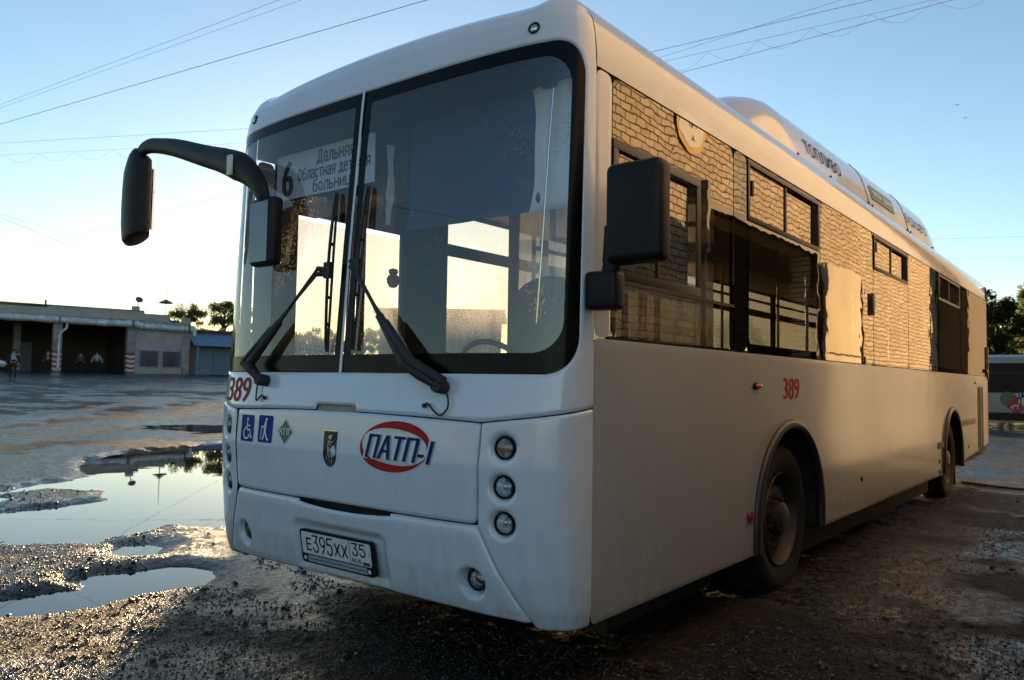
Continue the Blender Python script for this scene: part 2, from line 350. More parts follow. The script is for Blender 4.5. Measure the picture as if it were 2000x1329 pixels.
def build_ground():
    # polar grid, finest round the photographer's feet and towards the yard in front
    rs = [0.0]+list(np.geomspace(.8, 45, 880))+list(np.geomspace(48, 1500, 60))
    angs = np.concatenate([np.linspace(-10, 80, 900, endpoint=False), np.linspace(80, 350, 260, endpoint=False)])   # degrees left of +Y
    A, R_ = np.meshgrid(np.radians(angs), np.array(rs[1:]))
    X = 3.0-np.sin(A)*R_; Y = -2.45+np.cos(A)*R_; Z = ground_h(X, Y)
    nr, na = X.shape
    co = np.stack([X, Y, Z], -1).reshape(-1, 3); co = np.vstack([co, [[3.0, -2.45, gh(3.0, -2.45)]]])
    i, j = np.meshgrid(np.arange(nr-1), np.arange(na), indexing='ij'); j2 = (j+1) % na
    q = np.stack([i*na+j, i*na+j2, (i+1)*na+j2, (i+1)*na+j], -1).reshape(-1, 4)
    j = np.arange(na); tri = np.stack([np.full(na, nr*na), (j+1) % na, j], -1)
    me = bpy.data.meshes.new('ground'); me.vertices.add(len(co)); me.vertices.foreach_set('co', co.ravel())
    nl = q.size+tri.size; me.loops.add(nl); me.loops.foreach_set('vertex_index', np.concatenate([q[:, ::-1].ravel(), tri[:, ::-1].ravel()]))
    me.polygons.add(len(q)+len(tri)); st = np.concatenate([np.arange(len(q))*4, len(q)*4+np.arange(len(tri))*3])
    me.polygons.foreach_set('loop_start', st); me.update(calc_edges=True); me.validate()
    if me.polygons[0].normal.z < 0: me.flip_normals()
    me.polygons.foreach_set('use_smooth', [True]*len(me.polygons))
    me.materials.append(ground_mat()); o = bpy.data.objects.new('ground', me); link(o); tag(o, kind='structure', label='wet brown gravel and mud yard')
build_ground()
def water_mat():
    m, t, p, o = newmat('puddle_water'); p.inputs['Base Color'].default_value = (.018, .014, .010, 1); p.inputs['Roughness'].default_value = .01
    p.inputs['IOR'].default_value = 1.33; p.inputs['Specular IOR Level'].default_value = .5
    geo = t.nodes.new('ShaderNodeNewGeometry'); L(t, bump(t, noisetex(t, 2.0, 2, geo.outputs['Position']), .12, .004), p.inputs['Normal']); return m
mb = MB(); 
wp = [(-26, -8), (-1.45, -8), (-1.45, 34), (-26, 34)]
mb.add([(x, y, .0) for x, y in wp], [(0, 1, 2, 3)]); mb.build('water', water_mat(), kind='structure', label='still puddle water mirroring the sky')
def gravel(n=80000):
    rng = np.random.default_rng(4)
    r = 1.5+10*rng.random(n)**1.7; a = np.radians(rng.uniform(-5, 76, n)); x = 3.0-np.sin(a)*r; y = -2.45+np.cos(a)*r
    h = ground_h(x, y); dens = vnoise(x*1.7, y*1.7, 21)+.5*vnoise(x*6, y*6, 22)
    ok = (h > .004) & (dens > -.18) & ~((y > .9) & (np.abs(x) < 1.3)); x, y, h = x[ok], y[ok], h[ok]; n = len(x)
    s_ = rng.uniform(.0022, .0062, n)*(.5+1.0*(vnoise(x*.8, y*.8, 31)+.5))*(1+1.6*(rng.random(n) < .03)); ax = np.stack([s_*rng.uniform(.7, 1.6, n), s_*rng.uniform(.7, 1.4, n), s_*rng.uniform(.5, .95, n)], -1)
    T_ = np.array([(1, 0, 0), (0, 1, 0), (-1, 0, 0), (0, -1, 0), (.2, .1, 1), (0, 0, -1), (.7, .7, .35), (-.7, .6, .5), (-.6, -.7, .3), (.65, -.7, .5)])
    V_ = T_[None]*ax[:, None]*rng.uniform(.75, 1.2, (n, 10, 1)); rz = rng.uniform(0, 6.28, n)[:, None]; c, sn = np.cos(rz), np.sin(rz)
    X_ = x[:, None]+c*V_[..., 0]-sn*V_[..., 1]; Y_ = y[:, None]+sn*V_[..., 0]+c*V_[..., 1]; Z_ = h[:, None]+V_[..., 2]+(s_*.3)[:, None]
    F_ = np.array([(4, 0, 6), (4, 6, 1), (4, 1, 7), (4, 7, 2), (4, 2, 8), (4, 8, 3), (4, 3, 9), (4, 9, 0), (5, 6, 0), (5, 1, 6), (5, 7, 1), (5, 2, 7), (5, 8, 2), (5, 3, 8), (5, 9, 3), (5, 0, 9)])
    me = bpy.data.meshes.new('gravel'); me.vertices.add(n*10); me.vertices.foreach_set('co', np.stack([X_, Y_, Z_], -1).ravel())
    q = (F_[None]+(np.arange(n)*10)[:, None, None]).reshape(-1, 3); me.loops.add(q.size); me.loops.foreach_set('vertex_index', q.ravel())
    me.polygons.add(len(q)); me.polygons.foreach_set('loop_start', np.arange(len(q))*3); me.update(calc_edges=True); return me
m_, t_, p_, o_ = newmat('gravel_stone'); gi = t_.nodes.new('ShaderNodeNewGeometry')
L(t_, ramp(t_, gi.outputs['Random Per Island'], [(0, (.03, .024, .02)), (.6, (.075, .06, .048)), (1, (.17, .155, .135))]), p_.inputs['Base Color']); p_.inputs['Roughness'].default_value = .4; p_.inputs['Specular IOR Level'].default_value = .4
me = gravel(); me.materials.append(m_); go = bpy.data.objects.new('gravel', me); link(go)
tag(go, label='loose wet pebbles strewn over the mud', cat='gravel', kind='stuff')
# ================================================================== THE BUS
bus = empty('city_bus', (0, 0, 0), label='big white city bus numbered 389 filling the picture, parked beside the puddles', cat='bus')
HW, YS, NE = 1.25, .362, 3.25
ROWS = [(.28, .28, .05, .15), (.34, .34, .012, .12), (.42, .42, 0, .085), (.55, .55, 0, .05), (.75, .75, 0, .022), (1.0, 1.0, 0, 0), (1.2, 1.2, 0, .012), (1.387, 1.387, 0, .045), (2.0, 2.0, 0, .085), (2.7, 2.7, 0.0, .14), (2.8, 2.8, .005, .15), (2.87, 2.87, .012, .162), (2.93, 2.93, .025, .18), (2.99, 2.98, .047, .215), (3.05, 3.015, .085, .26), (3.11, 3.037, .14, .30), (3.17, 3.05, .21, .335), (3.23, 3.055, .30, .362)]
RV = np.array(ROWS)
_T = np.linspace(0, PI/2, 4001); _cx = np.sin(_T)**(2/NE); _cy = np.cos(_T)**(2/NE)
_X = HW*_cx; _Y = YS-(YS-.03)*_cy; _S = np.concatenate([[0], np.cumsum(np.hypot(np.diff(_X), np.diff(_Y)))]); SM = float(_S[-1])
def fp(s, v, off=0.0):
    z, ins, a = (float(np.interp(v, RV[:, 0], RV[:, k])) for k in (1, 2, 3))
    sg = 1 if s >= 0 else -1; c1 = float(np.interp(abs(s), _S, _cx)); c2 = float(np.interp(abs(s), _S, _cy))
    x = (HW-ins)*c1
    if v > 2.85: z += min(1, (v-2.85)/.15)*(.022*math.exp(-((x-1.06)/.085)**2)+.045*max(0, 1-(x/1.0)**2))
    return Vector((sg*x, YS-(YS-a)*c2, z))
def fpn(s, v, off):
    p = fp(s, v); e = 1e-3; s2 = s+e if s < SM-2*e else s-e
    a = (fp(s2, v)-p)*(1 if s2 > s else -1); b = fp(s, v+e)-fp(s, v-e); n = a.cross(b)
    if n.length < 1e-12: n = Vector((0, 0, 1))
    n.normalize(); return p+n*off     # outward
def sdbox(x, y, x0, x1, y0, y1, r=0):
    cx, cy, hx, hy = (x0+x1)/2, (y0+y1)/2, (x1-x0)/2-r, (y1-y0)/2-r
    dx, dy = abs(x-cx)-hx, abs(y-cy)-hy
    return math.hypot(max(dx, 0), max(dy, 0))+min(max(dx, dy), 0)-r
def sheet(name, sd, u0, u1, v0, v1, su, sv, fmap, mat, parent, bevel=0, disp=None, smooth=True, **k):
    """surface patch where sd(u,v) < 0, cells clipped on the outline; fmap(u,v,offset) -> point"""
    nu = max(1, int(math.ceil((u1-u0)/su))); nv = max(1, int(math.ceil((v1-v0)/sv)))
    U = [u0+(u1-u0)*i/nu for i in range(nu+1)]; V = [v0+(v1-v0)*j/nv for j in range(nv+1)]
    D = [[sd(u, v) for v in V] for u in U]
    vid = {}; vs = []; fs = []
    def vert(u, v, d):
        key = (round(u, 6), round(v, 6))
        if key in vid: return vid[key]
        off = 0
        if bevel:
            q = max(0, -d)
            if q < bevel: off -= bevel-math.sqrt(max(0, bevel*bevel-(bevel-q)**2))
        if disp: off += disp(u, v)
        vid[key] = len(vs); vs.append(fmap(u, v, off)); return vid[key]
    for i in range(nu):
        for j in range(nv):
            c = [(U[i], V[j], D[i][j]), (U[i+1], V[j], D[i+1][j]), (U[i+1], V[j+1], D[i+1][j+1]), (U[i], V[j+1], D[i][j+1])]
            if all(q[2] >= 0 for q in c): continue
            if all(q[2] < 0 for q in c): fs.append([vert(*q) for q in c]); continue
            out = []
            for a in range(4):
                p, q = c[a], c[(a+1) % 4]
                if p[2] < 0: out.append(vert(*p))
                if (p[2] < 0) != (q[2] < 0):
                    t = p[2]/(p[2]-q[2]); out.append(vert(p[0]+(q[0]-p[0])*t, p[1]+(q[1]-p[1])*t, 0.0))
            out = [x for n_, x in enumerate(out) if x != out[n_-1]]
            if len(out) > 2: fs.append(out)
    me = bpy.data.meshes.new(name); me.from_pydata(vs, [], fs); me.update()
    if smooth: me.polygons.foreach_set('use_smooth', [True]*len(me.polygons))
    o = bpy.data.objects.new(name, me); link(o, parent); me.materials.append(mat); return tag(o, **k)
# ---- front
def ws_sd(s, v): return sdbox(s, v, -1.318, 1.318, 1.387, 2.812, .17)
def seam_top(s):
    a = abs(s)
    return 1.203-.022*(a/.93)**2 if a < .9 else 1.183+(a-.9)*.125
def panel_edge(v):          # |s| of the hood / bumper side edge
    if v > .757: return .90-.02*(1.2-v)/.45
    t = (.757-v)/.36; return .88+.20*t*(.7+.3*t)
lamps = [(1.006, 1.083), (1.003, .919), (1.0, .769)]
def bowl(u, v, cu_, cv_, r, depth):
    d = math.hypot(u-cu_, v-cv_)
    if d > r*1.25: return 0
    if d > r: t = (r*1.25-d)/(r*.25); return -.006*t*t
    return -depth*min(1, (r-d)/(r-.044))-.006
GAP = .0028
def shell_sd(s, v):
    d = max(seam_top(s)+GAP-v, -ws_sd(s, v))
    return max(d, -sdbox(s, v, -.15, .15, 1.19, 1.232, .018))
sheet('front_shell', shell_sd, -SM, SM, 1.16, 3.23, .0125, .0125, fpn, M_paint, bus, bevel=.008)
def hood_sd(s, v):
    a = abs(s); e = panel_edge(max(v, .757))-.004
    return max(sdbox(a, v, -1, e, .757+GAP, 2, .03), v-(seam_top(s)-GAP))
def hood_disp(s, v):
    e = panel_edge(.9)-abs(s); return -.010*max(0, 1-e/.06)**1.5 if e < .06 else 0
sheet('front_hatch', lambda s, v: max(hood_sd(s, v), -(math.hypot((s-.05)/9.5, (v-.722)))+.0), -.92, .92, .74, 1.23, .010, .010, fpn, M_paint, bus, bevel=.012, disp=hood_disp)
def low_v(s): return .385-.02*min(1, abs(s)/1.1)**2
def corner_sd(s, v):
    a = abs(s); d = max(panel_edge(v)+GAP-a, v-(seam_top(s)-GAP), low_v(s)-.02-v)
    return max(d, max(.0435-math.hypot(a-p, v-q) for p, q in lamps))
for sg in (-1, 1):
    sheet('corner_panel', corner_sd, *sorted((sg*.86, sg*SM)), .32, 1.27, .009, .009, fpn, M_paint, bus, bevel=.009,
          disp=lambda u, v: sum(bowl(abs(u), v, a, b, .058, .03) for a, b in lamps))
def slot_sd(s, v): return max(abs(v-.742)-(.020*(1-((s-.05)/.37)**2) if abs(s-.05) < .37 else -.01), -1)
def bumper_sd(s, v):
    a = abs(s); return max(a-(panel_edge(v)-GAP), v-(.757-GAP-.002), low_v(s)-.0-v, -slot_sd(s, v), .0445-math.hypot(a-.83, v-.507))
def bumper_disp(s, v):
    d = bowl(abs(s), v, .83, .507, .066, .055)
    if abs(s) < .36 and v < .66:
        t = min(1, max(0, (.36-abs(s))/.06))*min(1, max(0, (.66-v)/.05)); d -= .028*t*t*(3-2*t)*(1 if v > .42 else max(0, (v-.38)/.04))
    e = panel_edge(v)-abs(s)
    if e < .05: d -= .012*(1-e/.05)**2
    if v > .70: d -= .012*((v-.70)/.055)**2
    return d
sheet('bumper', bumper_sd, -1.1, 1.1, .36, .77, .009, .008, fpn, M_paint, bus, bevel=.008, disp=bumper_disp)
sheet('front_backing', lambda s, v: -1, -SM, SM, .36, 1.40, .05, .05, lambda u, v, o: fpn(u, v, -.07), M_seal, bus)
sheet('hatch_grip', lambda s, v: -1, -.16, .16, 1.18, 1.24, .02, .01, lambda u, v, o: fpn(u, v, -.02), M_dirtpaint, bus)
# lower lip: roll under to the floor
mb = MB(); n = 80
for i in range(n):
    a, b = -SM+2*SM*i/n, -SM+2*SM*(i+1)/n
    for (p0, q0) in ((0, 1), (1, 2)):
        def P(s, k):
            p = fpn(s, low_v(s)-.012*(abs(s) > .95), -.004)
            return p+Vector((0, [0, .03, .3][k], [0.002, -.012, .0][k]))
        mb.quad(P(a, p0), P(b, p0), P(b, q0), P(a, q0))
mb.build('bumper_underside', M_plastic, bus, smooth=True)
# lamps
def lamp(name, s, v, r, recess, amber=False):
    p = fpn(s, v, -recess); e = .004
    nrm = (fpn(s, v, .02)-fpn(s, v, 0)).normalized(); nrm = (nrm*.45+Vector((0, -1, 0))*.55).normalized()
    M = Matrix.Translation(p)@nrm.to_track_quat('Z', 'Y').to_matrix().to_4x4()
    o = MB().lathe([(r*.97, .012), (r*.93, .004), (r*.86, -.010), (r*.70, -.024), (r*.45, -.036), (r*.2, -.041), (.001, -.042)], 36, M, close=False).build(name, M_reflect, bus, smooth=True)
    MB().lathe([(r*1.08, -.02), (r*1.08, .013), (r*1.02, .019), (r*.94, .014), (r*.92, .002)], 36, M, close=False).build('bezel', M_plastic, o, smooth=True)
    MB().lathe([(r*.95, .013), (r*.82, .019), (r*.55, .025), (r*.25, .028), (.001, .029)], 28, M, close=False).build('lens', M_lens, o, smooth=True)
    MB().lathe([(.016, -.035), (.015, -.012), (.008, .0), (.001, .002)], 14, M, close=False).build('bulb', M_amber if amber else M_chrome, o, smooth=True)
for sg in (-1, 1):
    for i, (a, b) in enumerate(lamps): lamp('turn_signal' if i == 0 else 'headlight', sg*a, b, .044, .034, i == 0)
    lamp('fog_lamp', sg*.836, .505, .045, .05)
for s, v in ((1.046, 2.879), (-1.07, 2.885)):
    p = fpn(s, v, .0); nrm = (fpn(s, v, .02)-p).normalized(); M = Matrix.Translation(p)@nrm.to_track_quat('Z', 'Y').to_matrix().to_4x4()
    o = MB().lathe([(.028, -.002), (.028, .005), (.021, .007), (.020, .002)], 20, M, close=False).build('marker_lamp', M_plastic, bus, smooth=True)
    MB().lathe([(.021, .002), (.012, .009), (.001, .011)], 16, M, close=False).build('lens', M_chrome, o, smooth=True)
# windscreen
for sg in (-1, 1):
    def pane_sd(s, v, sg=sg): return max(ws_sd(s, v)+.003, .009-sg*s)
    ws = sheet('windscreen', pane_sd, *sorted((0, sg*1.33)), 1.37, 2.83, .02, .02, lambda u, v, o: fpn(u, v, -.005), M_wind, bus)
    def frit_sd(s, v, sg=sg): return max(pane_sd(s, v), -max(sdbox(s, v, -1.235, 1.235, 1.475, 2.745, .14), .058-sg*s))
    sheet('black_border', frit_sd, *sorted((0, sg*1.33)), 1.37, 2.83, .012, .012, lambda u, v, o: fpn(u, v, -.0035), M_frit, ws)
sheet('windscreen_divider', lambda s, v: abs(s)-.0085, -.01, .01, 1.385, 2.815, .004, .03, lambda u, v, o: fpn(u, v, .003), M_paint, bus)
def strip_pts(s0, v0, s1, v1, n, off): return [fpn(s0+(s1-s0)*i/n, v0+(v1-v0)*i/n, off) for i in range(n+1)]
# ---- text and decals
def text_polys(body, h, bold=0.0, sx=1.0, shear=0.0):
    cu_ = bpy.data.curves.new('t', 'FONT'); cu_.body = body; cu_.size = 1; cu_.offset = bold; cu_.resolution_u = 4; cu_.shear = shear
    ob = bpy.data.objects.new('t', cu_); COL.objects.link(ob)
    dg = bpy.context.evaluated_depsgraph_get(); me = bpy.data.meshes.new_from_object(ob.evaluated_get(dg))
    vs = [v.co.copy() for v in me.vertices]; fs = [list(p.vertices) for p in me.polygons]
    COL.objects.unlink(ob); bpy.data.objects.remove(ob); bpy.data.curves.remove(cu_); bpy.data.meshes.remove(me)
    x0 = min(v.x for v in vs); x1 = max(v.x for v in vs); y0 = min(v.y for v in vs); y1 = max(v.y for v in vs); k = h/(y1-y0)
    return [((v.x-x0)*k*sx, (v.y-y0)*k) for v in vs], fs, (x1-x0)*k*sx
def flatmesh(name, vs, fs, fmap, mat, parent, **k):
    me = bpy.data.meshes.new(name); me.from_pydata([fmap(x, y) for x, y in vs], [], fs); me.update()
    o = bpy.data.objects.new(name, me); link(o, parent); me.materials.append(mat); return tag(o, **k)
DEP = Vector((.0001, -.0002, 0))
def text(name, body, u, v, h, fmap, mat, parent, width=None, bold=.0, shear=0.0, rot=0.0, **k):
    vs, fs, w_ = text_polys(body, h, 0, 1, shear)
    sx = ((width-2*bold*h)/w_) if width else 1
    c, s = math.cos(rot), math.sin(rot); V_, F_ = [], []
    n = 1 if bold <= 0 else 5
    for i in range(n):
        dx = bold*h*2*i/(n-1) if n > 1 else 0; b = len(V_)
        V_ += [fmap(u+(x*sx+dx)*c-y*s, v+(x*sx+dx)*s+y*c)+DEP*i for x, y in vs]; F_ += [[j+b for j in f] for f in fs]
    me = bpy.data.meshes.new(name); me.from_pydata(V_, [], F_); me.update()
    o = bpy.data.objects.new(name, me); link(o, parent); me.materials.append(mat); return tag(o, **k)
F1 = lambda u, v: fpn(u, v, .0022)
F2 = lambda u, v: fpn(u, v, .0036)
F3 = lambda u, v: fpn(u, v, .0050)
text('fleet_number', '389', -1.055, 1.222, .135, F1, M_red, bus, width=.30, bold=.03)
def rr(x0, x1, y0, y1, r, n=5):
    out = []
    for cx_, cy_, a0 in ((x1-r, y1-r, 0), (x0+r, y1-r, 90), (x0+r, y0+r, 180), (x1-r, y0+r, 270)):
        out += [(cx_+r*math.cos(rad(a0+90*i/n)), cy_+r*math.sin(rad(a0+90*i/n))) for i in range(n+1)]
    return out
def decal(name, poly, fmap, mat, parent, **k): return flatmesh(name, poly, [list(range(len(poly)))], fmap, mat, parent, **k)
def ell(cx_, cy_, a, b, n=40, r=0): return [(cx_+a*math.cos(q)*math.cos(r)-b*math.sin(q)*math.sin(r), cy_+a*math.cos(q)*math.sin(r)+b*math.sin(q)*math.cos(r)) for q in [2*PI*i/n for i in range(n)]]
def stroke(pts, w_):      # thick polyline as quads + discs
    vs, fs = [], []
    for (x0, y0), (x1, y1) in zip(pts, pts[1:]):
        l = math.hypot(x1-x0, y1-y0); nx, ny = -(y1-y0)/l*w_/2, (x1-x0)/l*w_/2; b = len(vs)
        vs += [(x0+nx, y0+ny), (x0-nx, y0-ny), (x1-nx, y1-ny), (x1+nx, y1+ny)]; fs.append((b, b+1, b+2, b+3))
    for x, y in pts:
        b = len(vs); vs += ell(x, y, w_/2, w_/2, 10); fs.append(tuple(range(b, b+10)))
    return vs, fs
def strokes(name, lists, fmap, mat, parent):
    V_, Fc = [], []
    for pts, w_ in lists:
        a, b = stroke(pts, w_) if len(pts) > 1 else (ell(pts[0][0], pts[0][1], w_/2, w_/2, 16), [tuple(range(16))])
        Fc += [tuple(i+len(V_) for i in f) for f in b]; V_ += a
    return flatmesh(name, V_, Fc, fmap, mat, parent)
# wheelchair sign and walking-stick sign
def sign_xy(x0, y0, w_, h_): return lambda pts: [(x0+a*w_, y0+b*h_) for a, b in pts]
x0, y0, w_, h_ = -.805, 1.012, .135, .142
o = decal('wheelchair_sign', rr(x0, x0+w_, y0, y0+h_, .012), F1, M_blue, bus); q = sign_xy(x0, y0, w_, h_)
strokes('symbol', [(q([(.52, .84)]), .018), (q([(.5, .72), (.52, .45), (.74, .44), (.82, .18), (.9, .18)]), .009), (q([(.5, .6), (.72, .6)]), .007),
        (q([(.44, .55), (.28, .42), (.26, .25), (.38, .12), (.58, .12), (.72, .26)]), .009)], F2, M_white, o)
x0 = -.622; y0 = 1.016
o = decal('walking_stick_sign', rr(x0, x0+w_, y0, y0+h_, .012), F1, M_blue, bus); q = sign_xy(x0, y0, w_, h_)
strokes('symbol', [(q([(.56, .85)]), .018), (q([(.52, .72), (.5, .5), (.48, .42)]), .019), (q([(.5, .42), (.58, .28), (.68, .12), (.75, .12)]), .010), (q([(.46, .42), (.44, .25), (.36, .12)]), .010), (q([(.5, .68), (.36, .55), (.26, .58)]), .008), (q([(.26, .6), (.22, .12)]), .005)], F2, M_white, o)
o = decal('fuel_diamond', [(-.373, 1.014), (-.303, 1.082), (-.373, 1.150), (-.443, 1.082)], F1, M_white, bus)
decal('diamond_face', [(-.373, 1.022), (-.311, 1.082), (-.373, 1.142), (-.435, 1.082)], F2, M_green, o)
text('lettering', 'КПГ', -.418, 1.066, .034, F3, M_white, o, width=.100, bold=.05)
# emblem shield with a rearing horse
def shield(cx_, cy_, a, b):
    return [(cx_-a, cy_+b), (cx_+a, cy_+b), (cx_+a, cy_-b*.25)]+[(cx_+a*math.cos(t), cy_-b*.25-b*.75*math.sin(t)) for t in [PI*i/14 for i in range(1, 14)]]+[(cx_-a, cy_-b*.25)]
o = decal('shield_emblem', shield(-.01, 1.02, .05, .088), F1, M_chrome, bus)
decal('shield_field', shield(-.01, 1.02, .0455, .083), F2, M_black, o)
strokes('horse', [([(-.005, 1.082), (-.018, 1.075)], .010), ([(-.003, 1.08), (-.012, 1.06), (-.018, 1.035), (-.014, 1.01), (-.002, .993)], .016), ([(-.012, 1.055), (.008, 1.05), (.018, 1.058)], .006), ([(-.014, 1.045), (.006, 1.036), (.012, 1.024)], .005),
        ([(-.006, .996), (-.014, .972), (-.004, .955)], .006), ([(.0, .996), (.010, .972), (.006, .95)], .006), ([(-.012, 1.0), (-.028, .985), (-.026, .962)], .006)], F3, M_chrome, o)
# company logo: red swoosh ring, slanted blue lettering
rot = rad(4)
def ring(cx_, cy_, a, b, t0, t1, w0, w1, n=30, r=rot):
    vs, fs = [], []
    for i in range(n+1):
        t = i/n; q = rad(t0+(t1-t0)*t); wd = w0+(w1-w0)*math.sin(PI*t)**1.2
        for k in (wd, 0):
            aa, bb = a-k, b-k; x, y = aa*math.cos(q), bb*math.sin(q); vs.append((cx_+x*math.cos(r)-y*math.sin(r), cy_+x*math.sin(r)+y*math.cos(r)))
    fs = [(2*i, 2*i+1, 2*i+3, 2*i+2) for i in range(n)]; return vs, fs
o = flatmesh('company_logo', ell(.425, 1.055, .223, .118, 48, rot), [list(range(48))], F1, M_white, bus)
v1, f1 = ring(.425, 1.055, .218, .113, 150, 330, .002, .040); v2, f2 = ring(.425, 1.055, .222, .115, -38, 150, .002, .040)
flatmesh('red_swoosh', v1+v2, f1+[tuple(i+len(v1) for i in f) for f in f2], F2, M_red, o)
text('logo_outline', 'ПАТП-1', .232, .996, .116, F3, M_white, o, width=.44, bold=.09, shear=.3, rot=rad(-1))
text('logo_lettering', 'ПАТП-1', .245, 1.0, .108, lambda u, v: fpn(u, v, .0068), M_navy, o, width=.425, bold=.045, shear=.3, rot=rad(-1))
# number plate
o = MB(); pl = lambda x, z, d: Vector((x, .066-.02-d+(.6-z)*.18, z))
def plate_map(d): return lambda u, v: pl(u, v, d)
o = flatmesh('number_plate', rr(-.275, .265, .437, .605, .02), [list(range(24))], plate_map(.010), M_plastic, bus)
me = o.data
bm = bmesh.new(); bm.from_mesh(me); ex = bmesh.ops.extrude_face_region(bm, geom=bm.faces[:]); bmesh.ops.translate(bm, verts=[v for v in ex['geom'] if isinstance(v, bmesh.types.BMVert)], vec=(0, .02, 0)); bmesh.ops.recalc_face_normals(bm, faces=bm.faces); bm.to_mesh(me); bm.free()
decal('plate_face', rr(-.262, .252, .484, .594, .012), plate_map(.012), M_plate, o)
decal('dealer_strip', rr(-.225, .215, .446, .478, .003), plate_map(.012), M_teal if False else simple('strip_blue', (.30, .36, .45), .4), o)
for x in (-.244, .232): decal('round_badge', ell(x, .462, .013, .013, 20), plate_map(.0125), M_red, o); decal('badge_centre', ell(x, .462, .010, .010, 20), plate_map(.0135), M_white, o)
text('dealer_lettering', 'Автокомплекс «АСТА» (812) 703-17-77, www.avtoworld.ru', -.219, .454, .015, plate_map(.0135), M_navy, o, width=.43)
P1 = plate_map(.0138)
def glyph(name, items): return strokes(name, items, P1, M_black, o)
def E_(x, y, w_, h_, t): return [([(x, y), (x, y+h_)], t), ([(x, y), (x+w_, y)], t), ([(x, y+h_), (x+w_, y+h_)], t), ([(x, y+h_*.52), (x+w_*.92, y+h_*.52)], t)]
def arc(cx_, cy_, a, b, t0, t1, n=12): return [(cx_+a*math.cos(rad(t0+(t1-t0)*i/n)), cy_+b*math.sin(rad(t0+(t1-t0)*i/n))) for i in range(n+1)]
def D3(x, y, w_, h_, t): return [([(x, y+h_), (x+w_, y+h_), (x+w_*.45, y+h_*.58)], t), (arc(x+w_/2, y+h_*.3, w_/2, h_*.3, 100, -170), t)]
def D9(x, y, w_, h_, t): return [(arc(x+w_/2, y+h_*.72, w_/2, h_*.28, 0, 360, 18), t), ([(x+w_, y+h_*.70), (x+w_*.88, y+h_*.4), (x+w_*.4, y)], t)]
def D5(x, y, w_, h_, t): return [([(x+w_, y+h_), (x+w_*.12, y+h_), (x+w_*.06, y+h_*.6), (x+w_*.3, y+h_*.64)], t), (arc(x+w_/2, y+h_*.32, w_/2, h_*.32, 100, -160), t)]
def X_(x, y, w_, h_, t): return [([(x, y), (x+w_, y+h_)], t), ([(x, y+h_), (x+w_, y)], t)]
T = .0085
glyph('plate_number', E_(-.222, .506, .032, .056, T)+D3(-.172, .500, .038, .080, T)+D9(-.118, .500, .038, .080, T)+D5(-.064, .500, .038, .080, T)+X_(-.006, .506, .036, .056, T)+X_(.048, .506, .036, .056, T))
glyph('region_code', D3(.124, .528, .036, .056, .0075)+D5(.176, .528, .036, .056, .0075))
glyph('plate_divider', [([(.104, .485), (.104, .593)], .0025)]); glyph('plate_screw', [([(-.25, .54)], .007)]); glyph('plate_screw', [([(.243, .545)], .007)])
text('country_lettering', 'RUS', .118, .492, .021, P1, M_black, o, width=.062, bold=.01)
for i, mt in enumerate((M_white, M_blue, M_red)): decal('flag_stripe', [(.190, .512-i*.008), (.190, .504-i*.008), (.240, .504-i*.008), (.240, .512-i*.008)], P1, mt, o)
# ---- wipers
def wiper(bs, bv, elbow, piv, top, bot, sg):
    root = MB(); p0 = fpn(bs, bv, .0); nrm = (fpn(bs, bv, .02)-p0).normalized()
    M = Matrix.Translation(p0)@nrm.to_track_quat('Z', 'Y').to_matrix().to_4x4()
    root.lathe([(.030, 0), (.032, .05), (.028, .065), (.012, .068)], 20, M)
    e = fpn(*elbow, .06); bs2 = p0+nrm*.045; pv = fpn(*piv, .045)
    root.tube([bs2, bs2.lerp(e, .5)+nrm*.012, e], [.026, .034, .028], 10, flat=.7)
    root.tube([e, e.lerp(pv, .45), e.lerp(pv, .47), pv], [.026, .020, .010, .008], 10)
    up = Vector((0, 0, .03))
    b2 = fpn(bs-sg*.0, bv+.03, .05)+Vector((-sg*.06, 0, .0)); e2 = e+Vector((-sg*.045, -.005, .01)); pv2 = pv+Vector((sg*.0, -.004, -.028))
    root.tube([bs2+Vector((-sg*.03, 0, .02)), e2], [.022, .024], 10); root.tube([e2, e2.lerp(pv2, .4), e2.lerp(pv2, .42), pv2], [.020, .017, .007, .007], 8)
    o = root.build('wiper_arm', M_rubber, bus, smooth=True)
    t = fpn(*top, .02); b = fpn(*bot, .02); c = (t+b)/2; cc = fpn(piv[0]+(.5*(top[0]+bot[0])-piv[0]), piv[1], .035)
    m = MB(); n = 12
    pts = [fpn(top[0]+(bot[0]-top[0])*i/n, top[1]+(bot[1]-top[1])*i/n, .022+.016*math.sin(PI*i/n)) for i in range(n+1)]
    m.tube(pts, [.004]+[.010]*(n-1)+[.004], 8, flat=.5)
    ptr = [fpn(top[0]+(bot[0]-top[0])*i/n, top[1]+(bot[1]-top[1])*i/n, .010) for i in range(n+1)]
    m.tube(ptr, .0085, 6, flat=.5)
    for k in (2, 4, 8, 10): m.tube([pts[k], ptr[k]], .009, 6)
    m.tube([pv, pts[6]], .014, 8); m.tube([pv2, pts[6]+Vector((0, 0, -.02))], .012, 8); m.box(-.022, .022, -.012, .012, -.04, .04, Matrix.Translation(pts[6]))
    m.build('wiper_blade', M_rubber, o, smooth=True)
    return p0, nrm
wiper(-.60, 1.338, (-.70, 1.425), (-.185, 1.905), (-.124, 2.299), (-.099, 1.488), 1)
wiper(.690, 1.325, (.50, 1.42), (.065, 1.925), (.116, 2.299), (.093, 1.493), -1)
